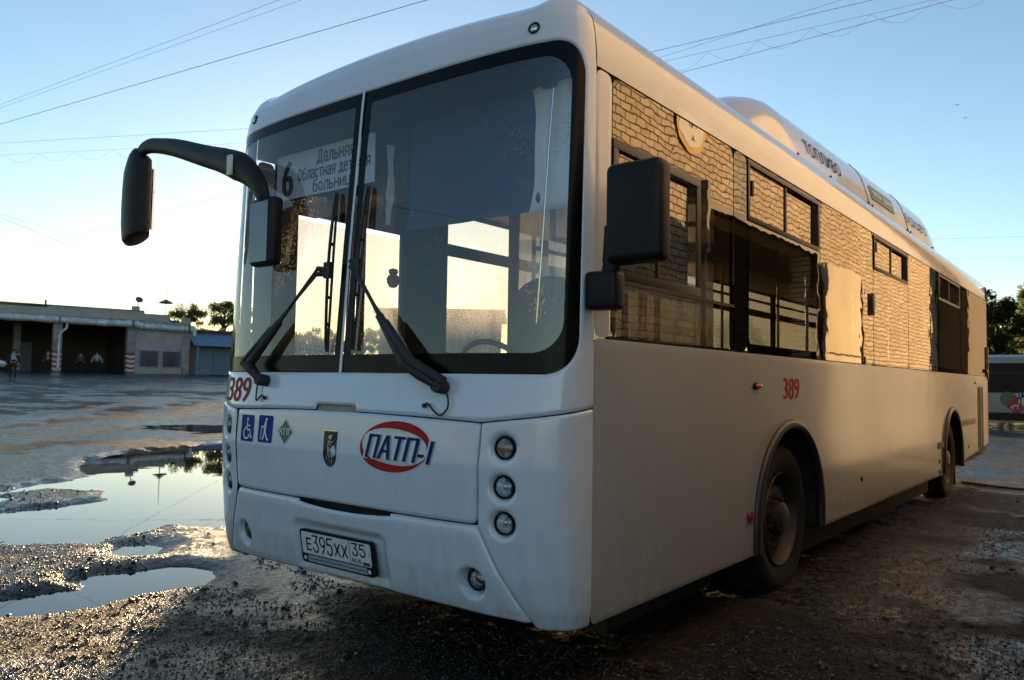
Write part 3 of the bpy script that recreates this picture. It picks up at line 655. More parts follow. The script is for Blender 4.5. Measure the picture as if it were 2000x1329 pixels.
for pts in ([(-.665, 1.315), (-.66, 1.262), (-.648, 1.232), (-.625, 1.245), (-.600, 1.262), (-.584, 1.248)], [(.70, 1.32), (.728, 1.28), (.733, 1.235), (.700, 1.205), (.66, 1.222), (.622, 1.252), (.598, 1.243)]):
    m = MB(); pp = smoothpts([fpn(a, b, .016) for a, b in pts], 6); m.tube(pp, .0045, 7); m.tube([pp[-1], fpn(pts[-1][0], pts[-1][1], .004)], .010, 8); m.build('washer_hose', M_rubber, bus, smooth=True)
# ---- sides
X1 = 1.25
def side_map(sg, off0=0): return lambda y, z, off=0: Vector((sg*(X1+off0+off), y, z))
WY = (2.775, 8.58); RA = .605; ZA = .49
def arch_sd(y, z, r=RA):
    d = 1e9
    for c in WY:
        d = min(d, (math.hypot(y-c, z-ZA) if z > ZA else abs(y-c))-r)
    return d
def skirt(y): return .352 if y < 8.0 else max(.385, .40+(y-9.16)*.0527) if y > 9.16 else .385
def rear_edge(z): return 11.66
def low_sd(y, z, ymin=.366):
    return max(ymin-y, y-11.62, skirt(y)-z, z-1.545, -arch_sd(y, z))
def lowR(y, z):
    d = low_sd(y, z)
    for s_ in (4.905, 7.73): 
        if z < 1.54: d = max(d, .0022-abs(y-s_))
    d = max(d, -sdbox(y, z, 10.60, 11.16, .50, 1.38, .03))
    return d
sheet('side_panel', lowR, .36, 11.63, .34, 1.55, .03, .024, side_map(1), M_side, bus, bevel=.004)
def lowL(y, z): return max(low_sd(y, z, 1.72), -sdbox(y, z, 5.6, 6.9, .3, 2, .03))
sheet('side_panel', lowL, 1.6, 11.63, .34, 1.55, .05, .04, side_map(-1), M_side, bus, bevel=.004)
sheet('side_panel', lambda y, z: sdbox(y, z, 5.63, 6.87, .36, 1.54, .02), 5.6, 6.9, .34, 1.56, .05, .05, side_map(-1, -.01), M_blackgl, bus)
for sg in (-1, 1):
    m = MB(); segs = ((.37, WY[0]-.68), (WY[0]+.68, WY[1]-.68), (WY[1]+.68, 11.6))
    for a, b in segs:
        if sg < 0 and a < 1: a = 1.75
        m.box(*sorted((sg*1.20, sg*1.215)), a, b, .42, 1.54)
    m.build('side_backing', M_seal, bus)
# corner pillar panels in white at window height (y .37-.495) both sides
def corner_strip(sg):
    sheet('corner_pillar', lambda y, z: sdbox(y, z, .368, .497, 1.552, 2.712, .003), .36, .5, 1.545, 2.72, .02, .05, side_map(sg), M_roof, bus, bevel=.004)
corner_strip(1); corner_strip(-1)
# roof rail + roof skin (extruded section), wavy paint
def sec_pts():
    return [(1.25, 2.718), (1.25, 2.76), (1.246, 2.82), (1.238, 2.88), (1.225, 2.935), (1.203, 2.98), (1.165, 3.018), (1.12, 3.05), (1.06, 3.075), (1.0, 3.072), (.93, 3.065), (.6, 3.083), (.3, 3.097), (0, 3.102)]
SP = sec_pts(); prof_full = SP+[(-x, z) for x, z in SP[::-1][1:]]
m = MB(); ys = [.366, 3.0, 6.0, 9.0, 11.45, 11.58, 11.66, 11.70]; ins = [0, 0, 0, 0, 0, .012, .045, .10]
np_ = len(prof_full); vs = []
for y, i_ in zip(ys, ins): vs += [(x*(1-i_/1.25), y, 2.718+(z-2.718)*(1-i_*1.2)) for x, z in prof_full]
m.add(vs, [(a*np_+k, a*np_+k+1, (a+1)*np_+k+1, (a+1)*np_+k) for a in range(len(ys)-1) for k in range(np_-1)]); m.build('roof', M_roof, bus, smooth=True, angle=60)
# rear wall
m = MB(); R_ = []
for z in (.56, .9, 1.5, 2.2, 2.72, 2.95): R_.append([(sx*xx, yy, z) for sx, xx, yy in ((1, 1.25, 11.62), (1, 1.24, 11.68), (1, 1.2, 11.72), (-1, 1.2, 11.72), (-1, 1.24, 11.68), (-1, 1.25, 11.62))])
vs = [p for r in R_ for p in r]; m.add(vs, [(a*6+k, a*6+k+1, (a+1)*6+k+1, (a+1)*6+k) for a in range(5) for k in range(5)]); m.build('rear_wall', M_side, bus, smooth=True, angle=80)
m = MB(); m.box(-1.0, 1.0, .9, 2.1, .15, .36); m.box(-.66, .66, 2.1, 3.45, .22, .36); m.box(-1.1, 1.1, 3.45, 7.9, .15, .36); m.box(-.6, .6, 7.9, 9.3, .24, .36); m.box(-1.1, 1.1, 9.3, 11.5, .33, .5)
m.build('underbody', M_seal, bus)
for c in (2.775, 8.58): MB().tube([(-.9, c, .46), (.9, c, .46)], .09, 10).build('axle', M_seal, bus)
# windows, right side: (y0,y1,z0,z1)
ZB, ZT = 1.552, 2.712
wins = [(.505, 1.835, ZB, ZT), (2.035, 3.405, ZB, ZT), (3.435, 4.885, ZB, ZT), (4.915, 6.24, ZB, ZT), (6.27, 7.78, ZB, ZT), (7.81, 9.26, ZB, ZT), (9.33, 11.60, ZB, ZT)]
hop = {0: (.505, 1.392, 1.815, 2.44), 1: (2.045, 3.385, 2.335, 2.70), 3: (4.925, 6.22, 2.395, 2.70), 5: (7.82, 9.22, 2.395, 2.70)}
def frame_mb(sg, y0, y1, z0, z1, w_=.026, d=.012, off=0):
    m = MB(); x0, x1 = sorted((sg*(X1+off), sg*(X1+d+off)))
    m.box(x0, x1, y0, y1, z0, z0+w_); m.box(x0, x1, y0, y1, z1-w_, z1); m.box(x0, x1, y0, y0+w_, z0+w_, z1-w_); m.box(x0, x1, y1-w_, y1, z0+w_, z1-w_)
    return m
for i, (y0, y1, z0, z1) in enumerate(wins):
    hp = hop.get(i)
    def gsd(y, z):
        return max(sdbox(y, z, y0, y1, z0, z1, .012), -(sdbox(y, z, *hp) if hp else 1))
    gl = sheet('side_window', gsd, y0, y1, z0, z1, .06, .06, side_map(1, -.004), M_sideglass, bus)
    # black edging printed on the pane
    sheet('black_border', lambda y, z: max(sdbox(y, z, y0, y1, z0, z1, .012), -sdbox(y, z, y0+.045, y1-.045, z0+(.05 if i else .0), z1-.05, .03)), y0, y1, z0, z1, .03, .03, side_map(1, -.007), M_pillar, gl)
    if hp:
        a, b, c, d_ = hp; mid = (a+b)/2
        w_ = .045 if i == 0 else .028
        frame_mb(1, a, b, c, d_, w_, .010, -.006).build('window_frame', M_bronze, gl, bevel=.003)
        g2 = MB().box(X1-.016, X1-.012, a+w_, mid, c+w_, d_-w_).build('sliding_pane', M_sideglass, gl)
        MB().box(X1-.028, X1-.024, mid-.02, b-w_-.05, c+w_, d_-w_).build('fixed_pane', M_sideglass, gl)
        MB().box(X1-.03, X1-.004, mid-.012, mid+.010, c+w_, d_-w_).build('pane_rail', M_bronze, gl)
        if i: MB().box(X1-.014, X1+.006, a+w_+.03, a+w_+.055, c+.16, c+.25).build('latch', M_plastic, gl)
MB().box(X1-.004, X1+.006, .505, 1.835, 1.795, 1.812).build('window_bar', M_bronze, bus)
sheet('window_pillar', lambda y, z: sdbox(y, z, 1.84, 2.03, ZB, ZT, .003), 1.83, 2.04, ZB-.01, ZT+.01, .02, .06, side_map(1, -.002), M_pillar, bus)
for a, b in ((3.407, 3.433), (4.887, 4.913), (6.242, 6.268), (7.782, 7.808), (9.262, 9.328)):
    MB().box(X1-.012, X1-.006, a, b, ZB, ZT).build('window_pillar', M_pillar, bus)
# blue-black gutter above and below the glass
MB().box(X1-.03, X1-.010, .5, 11.6, 1.535, 1.56).build('lower_seal', M_seal, bus); MB().box(X1-.03, X1-.010, .37, 11.6, 2.70, 2.725).build('upper_seal', M_seal, bus)
MB().box(X1-.03, X1-.012, .355, .375, .37, 2.72).build('front_seam', M_seal, bus)
# left side windows and door (clear, dusty, sun shines through)
for (y0, y1, z0, z1) in ((.62, 1.17, .62, 2.46), (1.20, 1.66, .62, 2.46)):
    o = MB().box(-X1-.004, -X1, y0+.05, y1-.05, z0+.06, z1-.06).build('door_glass', M_leftglass, bus)
    frame_mb(-1, y0, y1, .42, z1+.03, .055, .03, -.02).build('door_frame', M_rubber, o)
lw = [(2.08, 3.40), (3.45, 4.88), (4.93, 5.6), (5.66, 6.84), (6.9, 7.78), (7.83, 9.25), (9.35, 11.55)]
for i, (y0, y1) in enumerate(lw):
    gl = MB().box(-X1-.003, -X1, y0+.03, y1-.03, 1.58, 2.36).build('side_window', M_leftglass, bus)
    MB().box(-X1-.003, -X1, y0+.03, y1-.03, 2.44, 2.68).build('top_pane', M_leftglass, gl)
    m = frame_mb(-1, y0, y1, 1.55, 2.715, .03, .02, -.012); m.box(-X1-.006, -X1+.012, y0, y1, 2.35, 2.445); m.build('window_frame', M_plastic, gl)
m = MB()
for a, b in ((.497, .62), (1.66, 2.08), (3.40, 3.45), (4.88, 4.93), (5.6, 5.66), (6.84, 6.9), (7.78, 7.83), (9.25, 9.35)): m.box(-X1-.001, -X1+.03, a, b, .45 if b < 2.1 else 1.545, 2.718)
m.box(-X1-.001, -X1+.03, .62, 1.66, 2.49, 2.718); m.build('left_pillar', M_plastic, bus)
# wheel arch trims, wells, wheels
for sg in (-1, 1):
    for c in WY:
        m = MB(); pts = [(c-RA-.01, .36)]+[(c+(RA+.01)*math.cos(rad(q)), ZA+(RA+.01)*math.sin(rad(q))) for q in range(180, -1, -6)]+[(c+RA+.01, .36)]
        m.tube([(sg*(X1+.004), a, b) for a, b in pts], .032, 10); m.build('arch_trim', simple('arch_trim', (.022, .020, .019), .45, coat=.3), bus, smooth=True)
        m = MB(); r0 = RA+.005; pr = [(c-r0, .36)]+[(c+r0*math.cos(rad(q)), ZA+r0*math.sin(rad(q))) for q in range(180, -1, -10)]+[(c+r0, .36)]
        xa, xb = sg*1.22, sg*.72
        for (a0, b0), (a1, b1) in zip(pr, pr[1:]): m.quad((xa, a0, b0), (xa, a1, b1), (xb, a1, b1), (xb, a0, b0))
        m.add([(xb, a, b) for a, b in pr], [tuple(range(len(pr)))]); m.build('wheel_well', M_seal, bus)
def wheel(sg, c):
    R = .485; q = Matrix.Translation((sg*1.055, c, R-.0))@Matrix.Rotation(sg*PI/2, 4, 'Y')
    t = MB().lathe([(.29, .105), (.36, .145), (.42, .15), (.462, .135), (.480, .105), (R, .06), (R, -.06), (.480, -.105), (.42, -.15), (.30, -.12)], 56, q, close=False)
    t.v = [(x, y, max(z, .0)) for x, y, z in t.v]
    wh = t.build('wheel', M_tyre, bus, smooth=True)
    MB().lathe([(.302, .125), (.298, .135), (.285, .11), (.27, .06), (.262, .03), (.22, .075), (.17, .092), (.155, .088), (.11, .087), (.105, .14), (.085, .155), (.03, .158), (.001, .158)], 48, q, close=False).build('rim', M_steel, wh, smooth=True)
    m = MB()
    for k in range(10):
        a = 2*PI*k/10; m.lathe([(.016, .08), (.016, .115), (.001, .118)], 8, q@Matrix.Translation((.137*math.cos(a), .137*math.sin(a), 0)), close=False)
    m.build('wheel_nuts', M_steel, wh)
    m = MB()
    for k in range(8):
        a = 2*PI*k/8+.2; m.lathe([(.001, .082), (.034, .0765), (.034, .060)], 14, q@Matrix.Translation((.205*math.cos(a), .205*math.sin(a), .004))@Matrix.Rotation(a, 4, 'Z')@Matrix.Diagonal((.6, 1.1, 1, 1)), close=False)
    m.build('rim_hole_discs', M_seal, wh)  # dark discs imitate the shade inside the rim openings
for sg in (-1, 1):
    for c in WY: wheel(sg, c)
MB().box(.75, 1.19, 9.12, 9.14, .12, .5).build('mud_flap', M_rubber, bus); MB().box(-1.19, -.75, 9.12, 9.14, .12, .5).build('mud_flap', M_rubber, bus)
# side details
S1 = lambda y, z: Vector((X1+.0022, y, z))
text('fleet_number', '389', 2.635, 1.270, .138, S1, M_red, bus, width=.31, bold=.03)
def vent(y0, y1, z0, z1):
    o = MB().box(X1-.02, X1-.008, y0, y1, z0, z1).build('vent_grille', M_seal, bus); m = MB(); z = z0+.02
    while z < z1-.01: m.box(X1-.012, X1+.0, y0, y1, z, z+.012); z += .028
    m.build('louvres', simple('louvre_brown', (.04, .03, .022), .7), o)
vent(10.62, 10.86, .50, 1.38); vent(10.90, 11.15, .52, 1.38)
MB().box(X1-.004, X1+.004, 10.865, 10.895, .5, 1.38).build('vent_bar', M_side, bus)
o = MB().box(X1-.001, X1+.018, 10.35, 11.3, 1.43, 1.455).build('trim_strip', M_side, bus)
for a, b, z in ((9.205, 10.33, .91), (7.66, 7.95, .70)): MB().box(X1, X1+.014, a, b, z-.035, z+.035).build('rub_rail', M_conc, bus, bevel=.004)
for y, z, r in ((4.476, .60, .02), (7.74, .52, .022), (7.74, .40, .022), (9.75, .58, .022)):
    M = Matrix.Translation((X1, y, z))@Matrix.Rotation(PI/2, 4, 'Y'); MB().lathe([(r, -.002), (r, .006), (r*.6, .009), (.001, .009)], 14, M, close=False).build('flap_lock', M_plastic, bus)
o = MB().box(X1, X1+.02, 2.035, 2.125, .565, .62).build('side_marker_lamp', M_redlens, bus, bevel=.006)
M = Matrix.Translation((X1, 2.165, 1.352))@Matrix.Rotation(PI/2, 4, 'Y')
o = MB().lathe([(.032, -.002), (.030, .012), (.018, .016)], 18, M@Matrix.Diagonal((.7, 1.5, 1, 1)), close=False).build('turn_repeater', M_plastic, bus, smooth=True)
MB().lathe([(.020, .014), (.016, .034), (.001, .040)], 16, M@Matrix.Diagonal((.7, 1.6, 1, 1)), close=False).build('amber_cap', M_amber, o, smooth=True)
m = MB().box(X1, X1+.03, 11.35, 11.5, 1.60, 1.66); m.box(X1, X1+.02, 11.52, 11.58, 1.5, 2.0); m.build('rear_hinge', M_bronze, bus, bevel=.003)
MB().box(X1, X1+.02, 4.80, 4.87, 1.98, 2.17).build('window_catch', M_bronze, bus, bevel=.004)
# right mirror
o = MB().box(1.36, 1.615, .25, .36, 1.835, 2.245).build('side_mirror', M_plastic, bus, bevel=.035, seg=5)
MB().box(1.365, 1.592, .358, .364, 1.86, 2.22).build('mirror_glass', M_chrome, o)
MB().box(1.255, 1.405, .27, .36, 1.655, 1.815).build('mirror_bracket', M_plastic, o, bevel=.02, seg=3)
m = MB().tube([(1.36, .31, 1.80), (1.375, .31, 1.86)], .04, 10); m.tube([(1.36, .31, 1.85), (1.352, .31, 2.0)], [.035, .02], 10); m.build('mirror_stem', M_plastic, o, smooth=True)
# left mirror: long curved arm with main mirror and kerb mirror
P3 = [(-2.02, .0, 2.74), (-1.99, .0, 2.80), (-1.90, .0, 2.825), (-1.74, .0, 2.80), (-1.52, .0, 2.745), (-1.225, .0, 2.651), (-.98, .0, 2.575), (-.80, .0, 2.50), (-.68, .0, 2.41), (-.635, .01, 2.32), (-.63, .03, 2.24)]
m = MB(); pp = smoothpts(P3, 6); rr_ = [float(np.interp(i/(len(pp)-1), [0, .12, .3, .55, .66, .78, 1], [.038, .048, .050, .070, .085, .062, .036])) for i in range(len(pp))]
o = m.tube(pp, [q*.55 for q in rr_], 14, flat=1.8).build('mirror_arm', M_plastic, bus, smooth=True)
MB().tube([(-1.02, .0, 2.57), (-1.06, .2, 2.58)], .035, 10).build('arm_mount', M_plastic, o)
MB().tube(smoothpts([(-1.985, 0, 2.80), (-2.0, 0, 2.77), (-2.025, 0, 2.66), (-2.035, 0, 2.5), (-2.03, 0, 2.34), (-2.02, 0, 2.25), (-2.015, 0, 2.225)], 4), [float(np.interp(i, [0, 4, 8, 16, 20, 23, 24], [.03, .055, .068, .070, .066, .05, .02])) for i in range(25)], 20, flat=2.05).build('mirror_housing', M_plastic, o, smooth=True)
MB().box(-2.12, -1.94, .06, .072, 2.30, 2.70).build('mirror_glass', M_chrome, o)
MB().box(-.735, -.525, -.01, .07, 1.955, 2.325).build('kerb_mirror_housing', M_plastic, o, bevel=.028, seg=4)
MB().box(-.722, -.56, -.014, -.009, 1.975, 2.30).build('kerb_mirror_glass', simple('dim_mirror', (.16, .18, .20), .05, metal=1, var=.05), o)
MB().box(-.90, -.855, -.055, -.045, 2.475, 2.585).build('label_sticker', M_plate, o)
# ---- roof gas cylinder fairing
SECT = [(1.10, 3.05), (1.075, 3.14), (1.05, 3.23), (1.02, 3.32), (.975, 3.40), (.91, 3.47), (.82, 3.525), (.70, 3.56), (.5, 3.585), (.25, 3.60), (0, 3.605)]
def fair_h(y):
    if y < 3.3: t = max(0, min(1, (y-2.05)/1.25)); return (3*t*t-2*t**3)*.99
    if y > 8.2: t = max(0, (10.0-y)/1.8); return (3*t*t-2*t**3)*1.12
    return .99+.13*min(1, (y-3.3)/4.3)
def fair(y, k, off=0):
    i = min(int(k), len(SECT)-2); f = k-i; x = SECT[i][0]*(1-f)+SECT[i+1][0]*f; z = SECT[i][1]*(1-f)+SECT[i+1][1]*f
    h = fair_h(y); dx = SECT[i+1][0]-SECT[i][0]; dz = SECT[i+1][1]-SECT[i][1]; l = math.hypot(dx, dz)
    return Vector((x+off*dz/l-.10*(1-h)*(x > .5), y, 3.05+(z-3.05)*h-off*dx/l))
m = MB(); ys = list(np.linspace(2.06, 9.98, 70)); K = len(SECT)*2-1; vs = []
for y in ys:
    row = [fair(y, k*.5) for k in range(K)]
    vs += row+[Vector((-p.x, p.y, p.z)) for p in row[::-1][1:]]
W = 2*K-1; m.add(vs, [(a*W+k, a*W+k+1, (a+1)*W+k+1, (a+1)*W+k) for a in range(len(ys)-1) for k in range(W-1)])
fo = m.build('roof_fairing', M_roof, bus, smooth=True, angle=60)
for y in (5.42, 7.02):
    m = MB(); m.tube([fair(y, k*.25, .002) for k in range(0, 4*(len(SECT)-1))], .004, 5); m.build('fairing_seam', M_dirtpaint, fo)
for y in (3.4, 4.2, 5.35, 5.5, 6.95, 7.1, 8.3): MB().lathe([(.014, 0), (.014, .012), (.001, .014)], 8, Matrix.Translation(fair(y, .35, 0))@Matrix.Rotation(PI/2, 4, 'Y'), close=False).build('fairing_bolt', M_bronze, fo)
def kz(w_):  # arc length -> section index
    return w_/.0949
FM = lambda y, w_: fair(y, kz(w_), .006)
text('fuel_lettering', 'ТОПЛИВО', 3.66, .12, .12, FM, M_greytxt, fo, width=.95, bold=.02)
o = decal('turquoise_sign', [(5.60+.9*i/12, .125) for i in range(13)]+[(6.5-.9*i/12, .27) for i in range(13)], FM, M_teal, fo)
text('sign_lettering', 'eco', 5.68, .175, .052, lambda y, w_: fair(y, kz(w_), .010), M_white, o, width=.30, bold=.06)
text('sign_lettering', 'gas', 6.08, .162, .065, lambda y, w_: fair(y, kz(w_), .010), M_white, o, width=.32, bold=.06)
text('future_lettering', 'БУДУЩЕГО', 7.05, .12, .12, FM, M_greytxt, fo, width=1.1)
# ---- interior
m = MB(); m.box(-.66, .66, .40, 11.6, .36, .40)
for a, b in ((.40, 2.1), (3.45, 7.9), (9.3, 11.6)): m.box(-1.2, -.661, a, b, .36, .40); m.box(.661, 1.2, a, b, .36, .40)
m.build('cabin_floor', M_int, bus)
MB().box(-1.2, 1.2, .6, 11.6, 2.72, 2.74).build('cabin_ceiling', M_intl, bus)
m = MB().box(-1.1, 1.1, .22, .62, .9, 1.33); m.box(.15, 1.1, .5, .8, .8, 1.28); m.build('dashboard', M_int, bus, bevel=.05, seg=4)
m = MB().box(.30, .95, .42, .68, 1.30, 1.42); m.build('instrument_binnacle', M_int, bus, bevel=.05, seg=4)
q = Matrix.Translation((.45, .72, 1.36))@Matrix.Rotation(rad(-55), 4, 'X')
o = MB().tube([q@Vector((.24*math.cos(t), .24*math.sin(t), 0)) for t in [2*PI*i/32 for i in range(33)]], .015, 8).build('steering_wheel', M_rubber, bus, smooth=True)
m = MB()
for a in (90, 210, 330): m.tube([q@Vector((0, 0, -.02)), q@Vector((.24*math.cos(rad(a)), .24*math.sin(rad(a)), 0))], .014, 6)
m.build('spokes', M_rubber, o)
def seat(x, y, w_, back, name='passenger_seat', mt=None):
    mt = mt or M_seat
    o = MB().box(x-w_/2, x+w_/2, y-.02, y+.42, .76, .84).build(name, mt, bus, bevel=.03)
    pts = [(x-w_/2, .80), (x+w_/2, .80), (x+w_/2, back-.18)]+[(x+w_/2*math.cos(t), back-.18+.18*math.sin(t)) for t in [PI*i/10 for i in range(1, 10)]]+[(x-w_/2, back-.18)]
    q = Matrix.Translation((0, y+.44, 0))@Matrix.Rotation(PI/2, 4, 'X')
    MB().prism(pts, -.04, .04, q).build('backrest', mt, o, bevel=.02)
    MB().box(x-.03, x+.03, y+.15, y+.25, .40, .76).build('seat_leg', M_intl, o)
seat(.42, .75, .52, 1.96, 'driver_seat', simple('brown_seat', (.13, .085, .05), .9))
for i in range(8):
    for x in (-.98, -.55, .55, .98): seat(x, 3.55+.85*i, .40, 1.62)
m = MB()
for x in (-.45, .45):
    m.tube([(x, 2.2, 2.35), (x, 11.3, 2.35)], .016, 8)
    for y in (2.2, 3.9, 5.6, 7.3, 9.0, 10.7): m.tube([(x, y, .4), (x, y, 2.72)], .016, 8)
m.build('handrail', simple('handrail_steel', (.4, .38, .3), .35, metal=.5), bus, smooth=True)
o = MB().box(-.22, 1.2, 1.66, 1.69, .40, 1.15).build('driver_partition', M_int, bus)
MB().box(-.20, 1.2, 1.67, 1.675, 1.15, 2.5).build('partition_glass', glass_mat('partition_glass', (.55, .52, .48), .08, dirt=.35), o)
MB().box(-.25, -.20, 1.65, 1.70, .4, 2.72).build('partition_post', M_int, o)
MB().box(-1.15, -.02, .48, .75, 2.40, 2.74).build('display_box', M_int, bus)
MB().box(.04, 1.05, .62, .8, 2.38, 2.74).build('overhead_locker', M_int, bus)
MB().box(-1.05, 1.05, .40, .44, 2.73, 2.95).build('header_panel', M_int, bus)
# ================================================================== things inside the bus
rb = MB().box(-1.09, -.20, .405, .412, 2.435, 2.71).build('route_board', simple('route_card', (.62, .70, .78), .6, var=.05), label='white route board with a big 6 and black stop names behind left windscreen', cat='route board')
RM = lambda x, z: Vector((x, .4035, z))
XH = .74
GL = {'Д': (.62, [[(.12, 0), (.12, .1), (.2, .3), (.24, 1), (.5, 1), (.5, 0)], [(0, -.15), (0, .02), (.62, .02), (.62, -.15)]]),
      'О': (.5, [arc(.25, .5, .25, .5, 0, 360, 20)]), 'о': (.44, [arc(.22, XH/2, .22, XH/2, 0, 360, 16)]),
      'а': (.42, [[(.02, XH*.8), (.1, XH), (.32, XH), (.40, XH*.85), (.40, 0)], [(.40, XH*.58), (.1, XH*.5), (0, XH*.25), (.1, 0), (.28, 0), (.40, XH*.18)]]),
      'л': (.44, [[(0, 0), (.08, .05), (.12, XH*.5), (.13, XH), (.42, XH), (.42, 0)]]),
      'ь': (.40, [[(0, XH), (0, 0), (.28, 0), (.38, XH*.15), (.38, XH*.35), (.28, XH*.5), (0, XH*.5)]]),
      'н': (.42, [[(0, 0), (0, XH)], [(.40, 0), (.40, XH)], [(0, XH*.52), (.40, XH*.52)]]),
      'я': (.42, [[(.40, 0), (.40, XH), (.12, XH), (.02, XH*.85), (.02, XH*.62), (.12, XH*.45), (.40, XH*.45)], [(.18, XH*.45), (0, 0)]]),
      'б': (.44, [[(.42, 1.05), (.12, .92), (.02, .7), (0, .25), (.1, 0), (.34, 0), (.42, .15), (.42, .45), (.34, .6), (.02, .55)]]),
      'с': (.40, [arc(.21, XH/2, .21, XH/2, 50, 310, 12)]),
      'т': (.40, [[(0, XH), (.40, XH)], [(.20, XH), (.20, 0)]]),
      'д': (.52, [[(.10, 0), (.16, .2), (.18, XH), (.42, XH), (.42, 0)], [(0, -.14), (0, .02), (.52, .02), (.52, -.14)]]),
      'е': (.42, [[(.02, XH*.52), (.41, XH*.52), (.40, XH*.8), (.30, XH), (.12, XH), (.02, XH*.8), (0, XH*.3), (.1, 0), (.30, 0), (.40, XH*.18)]]),
      'к': (.40, [[(0, 0), (0, XH)], [(.38, XH), (.04, XH*.48), (.40, 0)]]),
      'и': (.42, [[(0, XH), (0, 0), (.40, XH), (.40, 0)]]), 'ц': (.46, [[(0, XH), (0, 0), (.46, 0), (.46, -.15)], [(.38, XH), (.38, 0)]])}
def board_line(word, u, v, h, width):
    adv = sum((GL[c][0] if c in GL else .2)+.17 for c in word)-.17; kx = width/adv; x = u; items = []
    for c in word:
        if c in GL: items += [([(x+a*kx, v+b*h) for a, b in pl_], .15*h) for pl_ in GL[c][1]]
        x += ((GL[c][0] if c in GL else .2)+.17)*kx
    strokes('route_lettering', items, RM, M_black, rb)
text('route_number', '6', -1.035, 2.455, .215, RM, M_black, rb, width=.115, bold=.05)
board_line('Дальняя', -.70, 2.618, .072, .33)
board_line('Областная детская', -.875, 2.535, .066, .64)
board_line('больница', -.73, 2.452, .066, .38)
def cloth(x0, x1, z0, z1, y, amp, waves, n=24, nz=10):
    m = MB(); vs = []
    for j in range(nz+1):
        for i in range(n+1):
            t = i/n; s = j/nz; xx = x0+(x1-x0)*t+(.03*math.sin(3*s) if t < .5 else 0)*(1-t)
            vs.append((xx, y+amp*math.sin(t*waves*2*PI+s*2)*(1-.4*s)+.01*math.sin(s*9+t*4), z0+(z1-z0)*s))
    m.add(vs, [(j*(n+1)+i, j*(n+1)+i+1, (j+1)*(n+1)+i+1, (j+1)*(n+1)+i) for j in range(nz) for i in range(n)]); return m
cu0 = cloth(.845, 1.125, 2.14, 2.72, .43, .012, 2.0).build('curtain', M_paper, smooth=True, label='white cloth clipped up behind the top right corner of the windscreen', cat='curtain')
cu0.modifiers.new('thickness', 'SOLIDIFY').thickness = .003
m = MB().box(.93, 1.0, .405, .43, 2.70, 2.745); m.build('binder_clip', M_black, label='black binder clip holding the white cloth at its top edge', cat='clip')
MB().tube([(1.0, .40, 2.70), (.975, .40, 2.4), (.945, .40, 1.95), (.92, .40, 1.62)], .005, 6).build('blind_rod', M_chrome, label='thin bright metal rod hanging in front of the white cloth', cat='rod')
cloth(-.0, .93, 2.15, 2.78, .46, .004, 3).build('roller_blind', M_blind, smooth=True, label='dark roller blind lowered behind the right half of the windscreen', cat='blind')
cloth(-.135, -.085, 2.19, 2.62, .43, .02, 1, 6, 6).build('pennant', simple('pennant_cloth', (.55, .5, .5), .8), smooth=True, label='narrow pale pennant hanging beside the windscreen divider', cat='pennant')
MB().lathe([(.001, -.05), (.02, -.045), (.034, -.02), (.036, 0), (.026, .018), (.018, .022), (.026, .034), (.024, .05), (.001, .058)], 24, Matrix.Translation((-.10, .47, 1.90)), close=False).build('hanging_toy', simple('red_plush', (.3, .05, .04), .9), smooth=True, label='small dark red toy hanging behind the windscreen divider', cat='toy')
# ================================================================== brick garage on the right (seen mirrored in the bus side)
bg = empty('brick_garage', (3.62, 10, 0), label='long pale brick garage wall with an open gateway standing right beside the bus', cat='garage')
WX = 3.50
def bt(m, name, mat, **k):
    m.v = [(x-3.62, y-10, z) for x, y, z in m.v]; return m.build(name, mat, bg, **k)
m = MB(); m.box(WX, WX+.4, -1.0, 6.2, -.1, 11.0); m.box(WX, WX+.4, 6.2, 10.6, 3.5, 11.0); m.box(WX, WX+.4, 10.6, 20.4, -.1, 11.0); m.box(WX+.4, WX+14, 20.0, 20.4, -.1, 11.0); m.box(WX+.4, WX+14, -1.0, -.6, -.1, 11.0); m.box(WX+13.6, WX+14, -.6, 20, -.1, 11.0)
bt(m, 'wall', M_brickR)
bt(MB().box(WX-.15, WX+14.2, -1.2, 20.6, 11.0, 11.2), 'roof', M_conc)
bt(MB().box(WX-.72, WX+13, 20.45, 85, -.3, 9.0), 'annexe', simple('dark_reflection_sheet', (.035, .026, .02), .8, var=.4, vs=1))  # unseen dark volume added so the rear windows mirror something dark
m = MB(); m.box(WX-.03, WX+.1, 6.1, 6.2, -.1, 3.6); m.box(WX-.03, WX+.1, 10.6, 10.7, -.1, 3.6); m.box(WX-.03, WX+.1, 6.2, 10.6, 3.5, 3.6); m.box(WX-.16, WX-.02, 6.10, 6.20, 2.9, 3.75)
bt(m, 'gate_frame', M_grille)
o = bt(MB().box(WX-.13, WX-.06, 10.72, 12.85, .05, 3.38), 'gate_leaf', M_leafgate, bevel=.01)
bt(MB().box(WX-.05, WX+2.1, 6.32, 6.38, .05, 3.4), 'gate_leaf', M_conc)
m = MB().tube([(WX-.15, 12.84, .6), (WX-.15, 12.84, 3.3)], .02, 6); m.tube([(WX-.15, 10.8, 1.9), (WX-.15, 12.8, 1.9)], .012, 6); bt(m, 'gate_bolt', M_grille)
bt(MB().box(WX+.41, WX+13, -.5, 19.9, .02, .05), 'garage_floor', M_dark)
mt = Matrix.Translation((WX-.025, 5.95, 4.42))@Matrix.Rotation(-PI/2, 4, 'Y')
sg_ = empty('round_sign', (WX-.03, 5.95, 4.42), label='round white and yellow clearance sign with M above the gateway', cat='sign')
def st(m, name, mat): m.v = [(x-WX+.03, y-5.95, z-4.42) for x, y, z in m.v]; return m.build(name, mat, sg_)
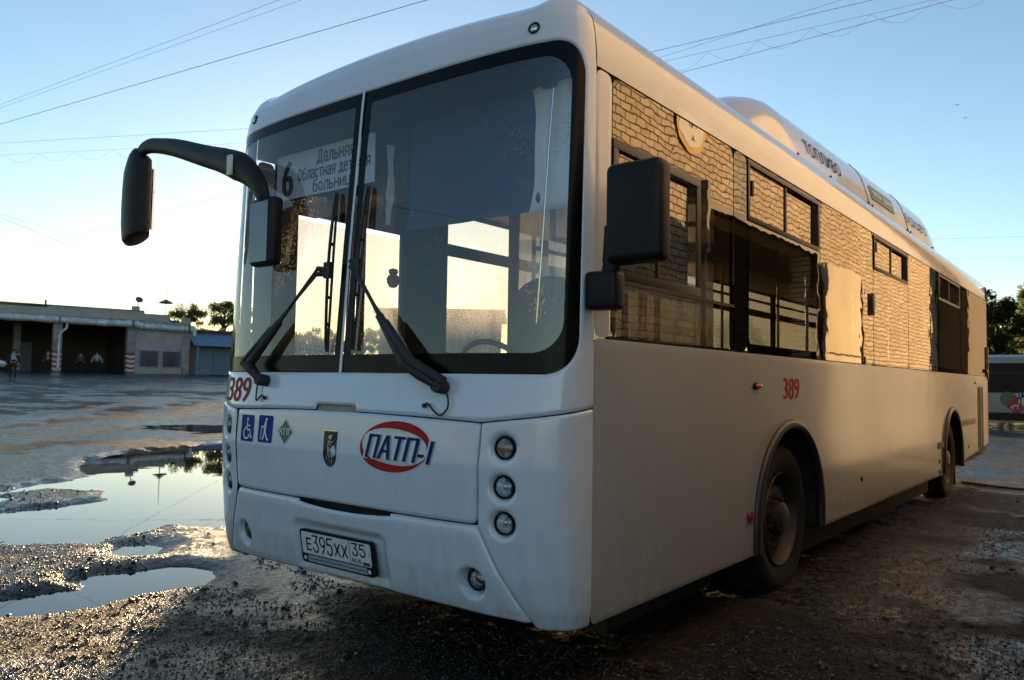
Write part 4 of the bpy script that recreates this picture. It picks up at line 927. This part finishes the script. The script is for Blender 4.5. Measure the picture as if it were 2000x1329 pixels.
st(MB().lathe([(.36, 0), (.36, .012), (.001, .012)], 40, mt, close=False), 'sign_ring', M_yellow); st(MB().lathe([(.29, .012), (.29, .016), (.001, .016)], 40, mt, close=False), 'sign_disc', M_white)
m = MB(); m.add([(WX-.043, 5.95-.05, 4.20), (WX-.043, 5.95+.05, 4.20), (WX-.043, 5.95, 4.27)], [(0, 1, 2)]); m.add([(WX-.043, 5.95-.05, 4.64), (WX-.043, 5.95+.05, 4.64), (WX-.043, 5.95, 4.57)], [(0, 1, 2)]); st(m, 'sign_arrows', M_black)
text('sign_lettering', 'М', 0, 0, .14, lambda u, v: Vector((WX-.044-(WX-.03), .06-u*1.0, v-.07)), M_black, sg_)
# ================================================================== long depot garage far left
UD = Vector((.204, .979, 0)).normalized(); ID = Vector((-UD.y, UD.x, 0))
GP = Vector((-65.79, 20.64, 1.55)); GRZ = math.atan2(UD.y, UD.x)      # local +x along the front, +y inwards
dg_ = empty('depot_garage', GP, GRZ, label='long low pale brick depot garage with open bays under a silver pipe', cat='garage')
def gb(m, name, mat, parent=None, **k): return m.build(name, mat, parent or dg_, **k)
m = MB(); m.box(9.75, 13.6, 0, .4, 0, 3.9); m.box(13.6, 14.05, 0, 9, 0, 4.1)
gb(m, 'wall', M_brickG)
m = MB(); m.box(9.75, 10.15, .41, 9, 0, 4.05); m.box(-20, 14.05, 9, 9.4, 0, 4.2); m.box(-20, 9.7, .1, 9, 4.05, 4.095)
gb(m, 'inner_wall', brick_mat('shade_darkened_brick', (.10, .085, .07), (.07, .06, .05), (.03, .03, .03), 1, axis='X'))  # brick darkened to paint in the shade inside the bays
m = MB(); m.box(-20, 14.1, 5.0, 5.4, 4.6, 5.55); m.box(4, 11.8, 5.0, 5.4, 5.55, 5.75); m.box(11.6, 11.9, 5.2, 12, 4.0, 5.6)
gb(m, 'upper_wall', M_brickG)
m = MB(); m.box(-20, 14.2, -.05, 9.5, 4.1, 4.55); gb(m, 'roof', M_conc); gb(MB().box(-20, 11.8, 4.85, 12, 5.752, 5.80), 'upper_roof', M_conc)
def column(u, v=0, wd=.62, stripes=True):
    m = MB().box(u-wd/2, u+wd/2, v-.12, v+.5, 1.75 if stripes else 0, 4.1)
    c = gb(m, 'column', M_conc)
    if stripes:
        a, b = MB(), MB(); n = 9
        for i in range(n):
            z0 = 1.75*i/n; z1 = 1.75*(i+1)/n; dz = .10 if i < n-1 else 0
            mm = (a if i % 2 else b)
            vs = [(u-wd/2, v-.12, z0), (u, v-.122, max(0, z0-.08)), (u+wd/2, v-.12, z0), (u+wd/2, v-.12, z1), (u, v-.122, z1-.08), (u-wd/2, v-.12, z1)]
            mm.add(vs, [(0, 1, 4, 5), (1, 2, 3, 4)]); mm.box(u-wd/2, u+wd/2, v-.11, v+.5, z0, z1)
        a.build('white_stripe', M_stripeW, c); b.build('red_stripe', M_stripeR, c)
column(4.0); column(9.5); column(14.0, stripes=False); column(1.9, 5.0, .5); column(-3.0); column(-9)
o = gb(MB().box(9.75, 13.7, -.04, .0, 1.98, 2.04), 'window_band', M_bluefr)
for u in (10.25, 12.1):
    o = gb(MB().box(u, u+1.45, -.03, .03, .62, 1.95), 'window', simple('dusty_pane', (.05, .055, .07), .3))
    m = frame = MB(); m.box(u-.06, u, -.07, .02, .56, 2.0); m.box(u+1.45, u+1.51, -.07, .02, .56, 2.0); m.box(u, u+1.45, -.07, .02, .56, .62); m.box(u, u+1.45, -.07, .02, 1.95, 2.0); m.build('frame', M_bluefr, o)
    m = MB()
    for k in range(9): a = rad(10+k*20); m.tube([(u+.72, -.06, .66), (u+.72+.68*math.cos(a), -.06, .66+min(1.25, 1.25*math.sin(a)))], .012, 5)
    m.build('grille', M_grille, o)
pp = smoothpts([(-20, -.25, 4.35), (-10, -.3, 4.34), (-4, -.3, 4.28), (0, -.32, 4.22), (3.9, -.3, 4.20), (7, -.32, 4.14), (9.6, -.3, 4.17), (10.2, -.3, 4.05), (11.6, -.3, 4.03), (12.9, -.3, 3.98), (14.1, -.28, 3.98), (14.5, -.26, 3.95)], 6)
rs_ = [.27+.03*math.sin(i*1.7)+(.05*math.sin(i*2.9) if p.x > 9 else 0) for i, p in enumerate(pp)]
MBp = MB().tube(pp, rs_, 14); pipe = gb(MBp, 'insulated_pipe', M_foil, smooth=True)
m = MB()
for u in (4.0, 9.5, 14.1): m.tube([(u, -.62, 4.2), (u, .05, 4.2)], .05, 6); m.box(u-.05, u+.05, -.62, -.55, 3.75, 4.5)
gb(m, 'pipe_bracket', M_grille)
m = MB().box(14.45, 14.75, -.5, 0, 3.3, 4.25); gb(m, 'pipe_end', M_foil, bevel=.12, seg=3)
for u in (4.0, 9.5, 14.1): gb(MB().box(u-.3, u+.3, .2, .7, 4.55, 5.0), 'parapet_block', M_brickG)
m = MB().tube([(4.6, -.3, 3.95), (4.55, -.3, 3.55), (4.2, -.22, 3.2), (4.1, -.2, 2.9), (4.08, -.2, .3)], .09, 8); gb(m, 'drainpipe', M_foil, smooth=True)
gb(MB().box(-20, 14, .0, 9, -.06, .0), 'bay_floor', M_dark)
m = MB(); m.box(2.2, 3.6, 8.9, 8.98, 0, 2.6); m.box(-1.5, .7, 8.9, 8.98, 0, 3.4); gb(m, 'inner_door', M_bluedoor)
gb(MB().box(8.3, 9.6, 8.88, 8.98, .8, 2.2), 'inner_window', M_grille)
# inner end walls / dark depth
gb(MB().box(-20, -19.6, 0, 9, 0, 4.1), 'end_wall', M_brickG)
def placed(u, v, z=None):
    p = GP+UD*u+ID*v; return (p.x, p.y, gh(p.x, p.y) if z is None else z)
# rooftop things
def roofthing(name, u, v, z, **k): p = placed(u, v, 1.55+z); return empty(name, p, GRZ, **k)
o = roofthing('chimney_pipe', 3.9, 5.2, 5.5, label='thin rusty red vent pipe on the depot roof', cat='vent pipe'); MB().tube([(0, 0, 0), (0, 0, .55)], .09, 8).build('pipe', M_stripeR, o); MB().lathe([(.14, .55), (.14, .6), (.02, .7)], 10, Matrix.Identity(4)).build('cowl', M_grille, o)
o = roofthing('satellite_dish', 11.1, 5.2, 5.75, label='grey dish on a block at the depot roof corner', cat='satellite dish')
MB().box(-.3, .3, -.2, .3, 0, .42).build('base_block', M_brickG, o); MB().tube([(.1, 0, .42), (.15, -.05, .9)], .04, 6).build('mast', M_grille, o)
MB().lathe([(.01, .0), (.2, .03), (.32, .12), (.34, .13), (.2, .07), (.01, .04)], 20, Matrix.Translation((.2, -.1, .95))@Matrix.Rotation(rad(60), 4, 'X'), close=False).build('dish', M_cgrey, o, smooth=True)
# blue shed
sh = empty('metal_shed', placed(14.8, .3, 1.55), GRZ, label='low shed with sloping blue sheet roof right of the depot garage', cat='shed')
m = MB().box(0, 9, .5, 4, 0, 3.0); m.build('wall', M_bluedoor, sh)
m = MB(); n = 60; vs = []
for j, (v, z) in enumerate(((-.9, 2.55), (1.6, 3.75))):
    for i in range(n+1): vs.append((-.2+9.6*i/n, v, z+(.05 if i % 2 else 0)))
m.add(vs, [(i, i+1, n+2+i, n+1+i) for i in range(n)]); o = m.build('roof', M_blueroof, sh); o.modifiers.new('thickness', 'SOLIDIFY').thickness = .02
MB().box(-.2, 9, 1.5, 4.2, 3.72, 3.85).build('roof_cap', M_grille, sh)
m = MB(); m.box(1.9, 3.1, .44, .5, 0, 2.2); m.build('door', simple('door_blue2', (.12, .17, .22), .6), sh); m = MB().box(.1, .22, -.7, -.6, 0, 2.5); m.box(8.5, 8.6, -.7, -.6, 0, 2.5); m.build('post', M_bluefr, sh)
MB().box(-.6, .1, .1, .5, 0, 2.6).build('side_infill', simple('rusty_brick', (.2, .1, .06), .9, var=.4), sh)
# red brick building behind
rbk = empty('red_brick_building', placed(12.3, 14, 1.6), GRZ, label='dark red brick building with a flat roof rising behind the depot garage', cat='building')
m = MB().box(-2, 4.2, 0, 10, 0, 6.0); m.build('wall', M_brickRed, rbk); MB().box(-2.2, 4.4, -.2, 10, 6.0, 6.15).build('roof', M_conc, rbk)
rbk2 = empty('brick_annexe', placed(17.5, 9, 1.6), GRZ, label='low red brick annexe showing above the blue shed roof', cat='building')
MB().box(-2.5, 12, 0, 6, 0, 4.35).build('wall', M_brickRed, rbk2); MB().box(-2.7, 12, -.2, 6, 4.35, 4.5).build('roof', M_stripeR, rbk2)
# block added to shade the ground in front; shows through the bus windows
Lb = empty('sun_blocker', (-26.75, 24.45, 0), rad(38), label='small brown flat-roofed block added to keep sun off the ground, seen through the bus windows', cat='sun blocker')
MB().box(0, 6, 0, 6, -.3, 4.7).build('wall', brick_mat('blocker_brick', (.24, .16, .10), (.18, .11, .07), (.1, .08, .06), 1, axis='X'), Lb); MB().box(-.3, 6.3, -.3, 6.3, 4.7, 4.95).build('roof', M_stripeR, Lb)
MB().box(2, 4.4, -.04, 0, -.1, 3.2).build('gate', M_grille, Lb)
# distant hall behind the photographer, seen only as a reflection
hb = empty('warehouse', (-4, -62, 0), label='brown brick warehouse across the yard, mirrored in the windscreen', cat='warehouse')
m = MB().box(-30, 30, -10, 0, 0, 6.5); m.build('wall', brick_mat('brown_brick', (.30, .20, .13), (.22, .14, .09), (.1, .08, .06), 1, axis='X'), hb); MB().box(-30.4, 30.4, -10.4, .4, 6.5, 6.9).build('roof', M_conc, hb)
for x in (-22, -14, -6, 2, 10, 18): MB().box(x, x+3, 0, .03, 1.2, 3.4).build('window', M_grille, hb)
# mast with floodlights
mx = (-83.6, 43.3); mz = gh(*mx)
o = empty('floodlight_mast', (mx[0], mx[1], mz), label='tall thin mast with a ring of lamps beyond the depot garage', cat='mast')
MB().tube([(0, 0, 0), (0, 0, 8.3), (0, 0, 11.6)], [.07, .05, .02], 8).build('pole', M_grille, o); m = MB().lathe([(.05, 8.6), (.75, 8.25), (.8, 8.1), (.05, 8.2)], 12, Matrix.Identity(4)); m.build('lamp_ring', M_grille, o)
# ================================================================== trees
def tree(name, x, y, H, R, nleaf, leaf, seed, mat, label, group, trunk_h=.35, clumps=64, zs=None):
    rng = random.Random(seed); z0 = gh(x, y) if zs is None else zs
    root = empty(name, (x, y, z0), label=label, cat='tree', group=group)
    m = MB(); m.tube(smoothpts([(0, 0, -.2), (.1, .05, H*.3), (-.1, .1, H*.6), (0, 0, H*.92)], 4), [H*.028*(1-.06*i) if i < 15 else .02 for i in range(13)], 8)
    cl = []
    for k in range(clumps):
        a = rng.uniform(0, 2*PI); hh = rng.uniform(trunk_h, 1.0); rr2 = R*math.sin(min(1, (1.05-hh)/(1.05-trunk_h)*1.25+.18)*PI*.5)*rng.uniform(.35, 1.0)
        c = Vector((rr2*math.cos(a), rr2*math.sin(a), hh*H)); cl.append((c, R*rng.uniform(.12, .27)))
        s = Vector((0, 0, max(H*.2, c.z-R*.5*rng.uniform(.5, 1)))); m.tube([s, s.lerp(c, .5)+Vector((0, 0, .1*R)), c], [H*.009, H*.006, H*.003], 5)
    m.build('trunk', M_bark, root, smooth=True)
    vs, fs = [], []
    for k in range(nleaf):
        c, r = rng.choice(cl); d = Vector((rng.gauss(0, 1), rng.gauss(0, 1), rng.gauss(0, .8))).normalized()*r*rng.random()**.45
        p = c+d; a = Vector((rng.gauss(0, 1), rng.gauss(0, 1), rng.gauss(0, 1))).normalized(); b = a.orthogonal().normalized(); s = leaf*.8*rng.uniform(.6, 1.3)
        n_ = len(vs); vs += [p+a*s, p+b*s*.45, p-a*s, p-b*s*.45]; fs.append((n_, n_+1, n_+2, n_+3))
    me = bpy.data.meshes.new('crown'); me.from_pydata(vs, [], fs); me.materials.append(mat); link(bpy.data.objects.new('crown', me), root)
    return root
G1 = 'trees behind the depot shed'
tree('tree', -91.5, 50.5, 8.9, 3.3, 12000, .16, 1, M_leaf, 'airy light green tree, left one of the pair above the blue shed', G1, trunk_h=.15)
tree('tree', -88.2, 53.6, 9.2, 3.6, 13000, .16, 2, M_leaf, 'airy light green tree, right one of the pair above the blue shed', G1, trunk_h=.15)
tree('tree', -86, 58, 8.6, 3.2, 8000, .16, 3, M_leafy, 'yellowish bushy tree at the bus edge behind the shed', G1)
tree('bush', -88.5, 47.0, 6.4, 2.2, 7000, .14, 5, M_leafd, 'dense dark green bush in front of the red brick building', G1, trunk_h=.3)
G2 = 'trees behind the second bus'
for i, (x, y, H, R, mt_, lb) in enumerate(((-4.6, 47, 7.6, 2.4, M_leafd, 'tall dark tree directly behind the rear corner of the big bus'), (-2.9, 48.5, 6.6, 2.2, M_leafd, 'lower dark tree above the roof of the second bus'), (-.7, 52, 8.6, 2.8, M_leaf, 'loose lighter tree at the right picture edge'), (-3.5, 58, 6.5, 3.0, M_leafy, 'low yellowish tree seen through the gap above the second bus'), (-8.9, 47, 6.2, 2.4, M_leafd, 'dark tree mostly hidden behind the big bus'))):
    tree('tree', x, y, H, R, 9000, .15, 20+i, mt_, lb, G2, trunk_h=.22, zs=-.4)
for i, (x, y, H, R) in enumerate(((6, 60, 11, 5), (14, 70, 12, 6), (24, 66, 10, 5), (-14, 70, 8.5, 5))):
    tree('tree', x, y, H, R, 5000, .3, 40+i, M_leafd, ['broad dark tree beyond the garage', 'broadest dark tree farthest beyond the garage', 'dark tree at the far right beyond the garage', 'dark tree in the distance behind the big bus'][i], 'distant trees', zs=-.4)
belt = tree('tree', -84, 59, 6.2, 3.6, 9000, .2, 71, M_leafd, 'first tree of the low belt added to shade the far yard', 'added shade tree belt', trunk_h=.12)  # unseen trees added to cast shade on the far yard
for i in range(2):
    c = copy_tree(belt); x, y = -79.5+4.7*i, 62+3.1*i; c.location = (x, y, gh(x, y)); c.rotation_euler = (0, 0, 1.3*i); c.scale = (1, 1, 1+.06*(i % 3)); c['label'] = 'low bushy tree in the belt added to shade the far yard, hidden by the big bus'
belt['label'] = 'low bushy tree in the belt added to shade the far yard, hidden by the big bus'
# ================================================================== second bus
b2 = empty('parked_bus', (-1.6, 33.0, -.25), rad(3), label='second white bus with a heart emblem parked behind the big bus', cat='bus')
def b2b(m, name, mat, parent=None, **k): return m.build(name, mat, parent or b2, **k)
m = MB(); pr = [(0, .42), (2.5, .42), (2.5, 2.6), (2.35, 2.85), (2.1, 2.95), (.4, 2.95), (.15, 2.85), (0, 2.6)]
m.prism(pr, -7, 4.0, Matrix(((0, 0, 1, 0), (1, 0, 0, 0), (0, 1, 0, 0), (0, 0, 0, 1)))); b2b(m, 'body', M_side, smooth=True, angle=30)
b2b(MB().box(-6.9, 3.9, -.012, .0, 1.48, 2.62), 'window_band', M_busglass)
b2b(MB().box(-7, 4.0, -.02, .02, .42, .72), 'dark_skirt', M_plastic)
for x in (-6.6, -4.9, -3.2, -1.5, .2, 1.75):
    o = b2b(MB().box(x, x+1.45, -.022, -.012, 1.56, 2.5), 'window', M_busglass); frame = MB(); frame.box(x, x+1.45, -.03, -.022, 2.22, 2.25); frame.box(x-.02, x, -.03, -.012, 1.56, 2.5); frame.build('frame', M_bronze, o)
for x in (-4.2, 2.6):
    q = Matrix.Translation((x, .1, .48))@Matrix.Rotation(PI/2, 4, 'X'); o = b2b(MB().lathe([(.28, .12), (.42, .14), (.48, .1), (.48, -.12)], 32, q, close=True), 'wheel', M_tyre, smooth=True); MB().lathe([(.28, .13), (.2, .08), (.1, .14), (.001, .15)], 24, q, close=False).build('rim', M_steel, o)
H2 = lambda c: (lambda u, v: Vector((c[0]+u, -.016-c[2], c[1]+v)))
def heart(sc_, n=40):
    return [(sc_*16*math.sin(t)**3/17, sc_*(13*math.cos(t)-5*math.cos(2*t)-2*math.cos(3*t)-math.cos(4*t))/17) for t in [2*PI*i/n for i in range(n)]]
hc = (1.05, 1.14, 0); hp_ = heart(.56)
o = decal('heart_emblem', hp_, H2(hc), simple('heart_red', (.42, .04, .04), .4), b2)
# clip heart for colour fields: green upper-left, blue upper-right
def clip(poly, fn):
    out = []
    for a, b in zip(poly, poly[1:]+poly[:1]):
        da, db = fn(*a), fn(*b)
        if da < 0: out.append(a)
        if (da < 0) != (db < 0): t = da/(da-db); out.append((a[0]+(b[0]-a[0])*t, a[1]+(b[1]-a[1])*t))
    return out
arc_ = lambda x, y: .05+.25*min(1, max(-1, (x+.2)/.5))-y
decal('green_field', clip(clip(hp_, lambda x, y: x+.02), lambda x, y: (-.28+(.9*(x+.55)))-y), H2((hc[0], hc[1], .003)), M_green, o)
decal('blue_field', clip(clip(hp_, lambda x, y: -.02-x), lambda x, y: .14+.1*x-y), H2((hc[0], hc[1], .003)), M_blue, o)
decal('white_sun', ell(.30, .33, .065, .065, 16), H2((hc[0], hc[1], .006)), M_white, o)
strokes('white_houses', [([(.05, .20), (.05, .30)], .05), ([(.14, .2), (.14, .34)], .04), ([(.22, -.1), (.22, .12)], .10), ([(.1, -.05), (.1, .08)], .04), ([(-.16, -.2), (.0, -.12), (.06, -.14)], .05), ([(-.12, -.2), (-.12, -.28)], .03), ([(.05, -.14), (.05, -.26)], .03)], H2((hc[0], hc[1], .006)), M_white, o)
# ================================================================== people
def skin_mesh(name, verts, edges, radii, mat, parent, sub=2):
    me = bpy.data.meshes.new(name); me.from_pydata(verts, edges, []); ob = bpy.data.objects.new(name, me); COL.objects.link(ob)
    ob.modifiers.new('skin', 'SKIN'); ob.modifiers.new('sub', 'SUBSURF').levels = sub
    for v, r in zip(me.skin_vertices[0].data, radii): v.radius = (r, r) if not isinstance(r, tuple) else r
    me.skin_vertices[0].data[0].use_root = True
    dg = bpy.context.evaluated_depsgraph_get(); dg.update(); nm = bpy.data.meshes.new_from_object(ob.evaluated_get(dg)); COL.objects.unlink(ob); bpy.data.objects.remove(ob)
    for p in nm.polygons: p.use_smooth = True
    nm.name = name; nm.materials.clear(); nm.materials.append(mat); o = bpy.data.objects.new(name, nm); link(o, parent); return o
def person(x, y, z, rz, top, bottom, label, vest=None, arms=(.12, .12), stride=.12, h=1.0):
    root = empty('person', (x, y, z), rz, label=label, cat='person', group=None)
    root.scale = (h, h, h); aL, aR = arms; s = stride
    V = [(0, 0, .96), (0, 0, 1.15), (0, 0, 1.38), (0, -.01, 1.50), (0, -.02, 1.60), (0, -.02, 1.68),
         (.19, 0, 1.40), (.19+aL*.6, .03, 1.13), (.19+aL, -.06, .90), (.19+aL, -.08, .82), (-.19, 0, 1.40), (-.19-aR*.6, .03, 1.13), (-.19-aR, -.06, .90), (-.19-aR, -.08, .82),
         (.10, 0, .90), (.11, -s*.5, .50), (.11, -s*.6+.03, .09), (.12, -s*.6-.12, .04), (-.10, 0, .90), (-.11, s*.5, .50), (-.11, s+.03, .10), (-.12, s-.10, .04)]
    Ed = [(0, 1), (1, 2), (2, 3), (3, 4), (4, 5), (2, 6), (6, 7), (7, 8), (8, 9), (2, 10), (10, 11), (11, 12), (12, 13), (0, 14), (14, 15), (15, 16), (16, 17), (0, 18), (18, 19), (19, 20), (20, 21)]
    R = [.14, .125, .15, .055, .095, .085, .065, .045, .032, .035, .065, .045, .032, .035, .09, .06, .042, .04, .09, .06, .042, .04]
    body = skin_mesh('body', V, Ed, R, M_skin, root)
    k = .022
    ti = [0, 1, 2, 6, 7, 8, 10, 11, 12]; mp = {a: i for i, a in enumerate(ti)}
    skin_mesh('jacket', [V[i] for i in ti], [(mp[a], mp[b]) for a, b in Ed if a in mp and b in mp], [R[i]+k for i in ti], top, root)
    li = [0, 14, 15, 16, 18, 19, 20]; mp = {a: i for i, a in enumerate(li)}
    skin_mesh('trousers', [V[i] for i in li], [(mp[a], mp[b]) for a, b in Ed if a in mp and b in mp], [R[i]+k*.8 for i in li], bottom, root)
    for a, b in ((16, 17), (20, 21)): skin_mesh('shoe', [V[a], V[b]], [(0, 1)], [.055, .05], M_cblack, root, 1)
    MB().lathe([(.001, .125), (.07, .10), (.105, .03), (.10, -.03)], 14, Matrix.Translation((0, .0, 1.665)), close=False).build('hair', M_hair, root, smooth=True)
    if vest: skin_mesh('vest', [V[0], V[1], V[2]], [(0, 1), (1, 2)], [.175, .165, .19], vest, root)
    return root
toward = lambda x, y: math.atan2(-2.45-y, 3.04-x)+PI/2
def ppl(x, y, z, *a, **k): person(x, y, z, toward(x, y), *a, **k)
ppl(-48.4, 15.63, gh(-48.4, 15.63), M_cblack, M_cblack, 'person in black clothes with grey chest print walking in the yard at left', arms=(.16, .10), stride=.2)
o = bpy.data.objects['person']; decal('chest_print', [(-.13, 1.15), (.13, 1.15), (.13, 1.42), (-.13, 1.42)], lambda u, v: Vector((u, -.195, v)), M_cblue, o)
p = placed(3.45, .3); ppl(p[0], p[1], 1.55, M_cblack, M_cblack, 'person in a bright orange vest standing beside the striped column', vest=M_vest)
p = placed(7.2, 1.2); ppl(p[0], p[1], 1.55, M_cblue, M_cblack, 'person in a pale blue jacket in the dark middle bay', arms=(.22, .22))
p = placed(6.4, 3.4); ppl(p[0], p[1], 1.55, M_cgrey, M_cblack, 'person in dark grey barely visible deep inside the middle bay')
# ================================================================== silver car at the left edge
cp = placed(.4, -3.2); car = empty('parked_car', (cp[0], cp[1], cp[2]), GRZ, label='light silver hatchback with bright roof in front of the left bay', cat='car')
m = MB(); pr = [(-2.05, .28), (2.0, .28), (2.08, .5), (2.02, .72), (1.7, .84), (1.0, .92), (.35, 1.38), (-.1, 1.45), (-1.2, 1.43), (-1.85, 1.05), (-2.08, .9), (-2.12, .5)]
cmx = Matrix(((1, 0, 0, -2.4), (0, 0, -1, 0), (0, 1, 0, 0), (0, 0, 0, 1)))
m.prism(pr, -.82, .82, cmx); m.build('body', M_silver, car, bevel=.06, seg=3)
wn = [(.86, .95), (.30, 1.34), (-.1, 1.39), (-1.15, 1.37), (-1.6, 1.05), (-1.6, .95)]
for s_ in (-.822, .822): MB().prism(wn, s_-.004, s_+.004, cmx).build('side_glass', M_blackgl, car)
MB().add([cmx@Vector(v) for v in ((.98, .945, .68), (.98, .945, -.68), (.37, 1.385, -.6), (.37, 1.385, .6))], [(0, 1, 2, 3)]).build('front_glass', M_blackgl, car)
for x in (-1.35, 1.3):
    for yy in (-.78, .78):
        q = Matrix.Translation((x-2.4, yy, .31))@Matrix.Rotation(PI/2, 4, 'X'); o = MB().lathe([(.19, .1), (.28, .1), (.31, .06), (.31, -.06), (.28, -.1), (.19, -.1)], 24, q).build('wheel', M_tyre, car, smooth=True); MB().lathe([(.19, .105), (.05, .08), (.001, .085)], 16, q, close=False).build('rim', M_steel, o)
for yy in (-.6, .6): MB().box(-.42, -.36, yy-.15, yy+.15, .6, .72).build('headlight', M_chrome, car)
# ================================================================== overhead wires, hose, birds
def wire(a, b, label, r=.009, sag=.0, loops=0, ext=(1.0, 1.5), name='overhead_wire'):
    a, b = Vector(a), Vector(b); d = b-a; A = a-d*ext[0]; B = b+d*ext[1]; n = 60 if loops else 24
    m = MB(); r *= .45; m.tube([A.lerp(B, i/n)-Vector((0, 0, sag*4*(i/n)*(1-i/n))) for i in range(n+1)], r, 6)
    if loops:
        N_ = int(loops*(1+sum(ext))); n = N_*8
        m.tube([A.lerp(B, i/n)-Vector((0, 0, .012+.22*abs(math.sin(PI*N_*i/n)))) for i in range(n+1)], r*.8, 5)
    m.build(name, M_wire, label=label, cat='wire', group='overhead wires', smooth=True)
wire((-17.04, 4.1, 7), (-5.1, 5.68, 7), 'thick dark cable crossing the upper left sky to the top edge', .011)
wire((-15.6, 3.6, 7), (-6.89, 4.36, 7), 'thin faint wire above the thick cable in the upper left sky', .006)
wire((-15.1, 3.75, 7), (-6.7, 4.55, 7), 'second faint wire running close beside the highest left wire', .005)
wire((-3.39, 9.28, 7), (.143, 9.56, 7), 'middle straight wire of the bunch above the bus roof', .009, ext=(3, 6))
wire((-3.6, 9.6, 7), (-.35, 9.3, 7), 'uppermost wire of the bunch above the bus roof', .006, ext=(3, 6))
wire((-3.4, 9.76, 7), (.85, 10.08, 7), 'lowest cable of the bunch above the bus roof with slack loops', .006, loops=5, ext=(3, 6))
wire((-18.7, 4.66, 7), (-12.76, 7.56, 7), 'smooth wire just above the mirror arm height in the left sky', .007, ext=(.6, .25))
wire((-19.9, 5.06, 7), (-13.75, 8.17, 7), 'scalloped cable passing behind the mirror arm', .006, loops=7, ext=(.6, .25))
wire((-39.6, 11.7, 7), (-18.4, 10.94, 7), 'wire rising to the right below the hanging mirror', .009)
wire((-29.1, 8.2, 7), (-47.7, 26.0, 7), 'wire sloping down to the right toward the light green trees', .016, ext=(1.2, .5))
wire((-28.4, 7.9, 7), (-39, 23.3, 7), 'fainter wire sloping down to the right above the trees', .012, ext=(1.2, .8))
wire((-48.6, 14.8, 7), (-39.4, 23.6, 7), 'lowest nearly level wire above the depot roof', .012, ext=(.6, 1.2))
wire((-2.6, 30.7, 7), (-.09, 31.8, 7), 'short level wire at the right above the treetops', .008, ext=(2, 2))
wire((-2.6, 30.7, 6.2), (-.09, 31.8, 6.25), 'second level wire at the right just above the treetops', .007, ext=(2, 2))
m = MB(); pts = smoothpts([(1.1, 10.15, 0), (1.85, 10.03, 0), (3.0, 9.9, 0), (3.45, 9.8, 0)], 8); pts = [Vector((p.x, p.y, gh(p.x, p.y)+.02)) for p in pts]
m.tube(pts, .018, 7); m.build('rubber_hose', M_rubber, smooth=True, label='black hose lying on the wet ground behind the rear wheel', cat='hose')
for (x, y, z), lb in (((-10.59, 86.98, 30.13), 'small dark bird, upper one of the two in the right sky'), ((-10.01, 87.53, 28.8), 'small dark bird, lower one of the two in the right sky')):
    o = MB().tube([(x-.05, y-.1, z), (x, y, z), (x+.05, y+.12, z)], [.01, .05, .01], 6)
    o.add([(x, y, z), (x+.28, y-.05, z+.08), (x+.2, y+.08, z+.05)], [(0, 1, 2)]); o.add([(x, y, z), (x-.28, y-.05, z+.08), (x-.2, y+.08, z+.05)], [(0, 1, 2)])
    o.build('bird', M_cblack, label=lb, cat='bird', group='birds in the sky')
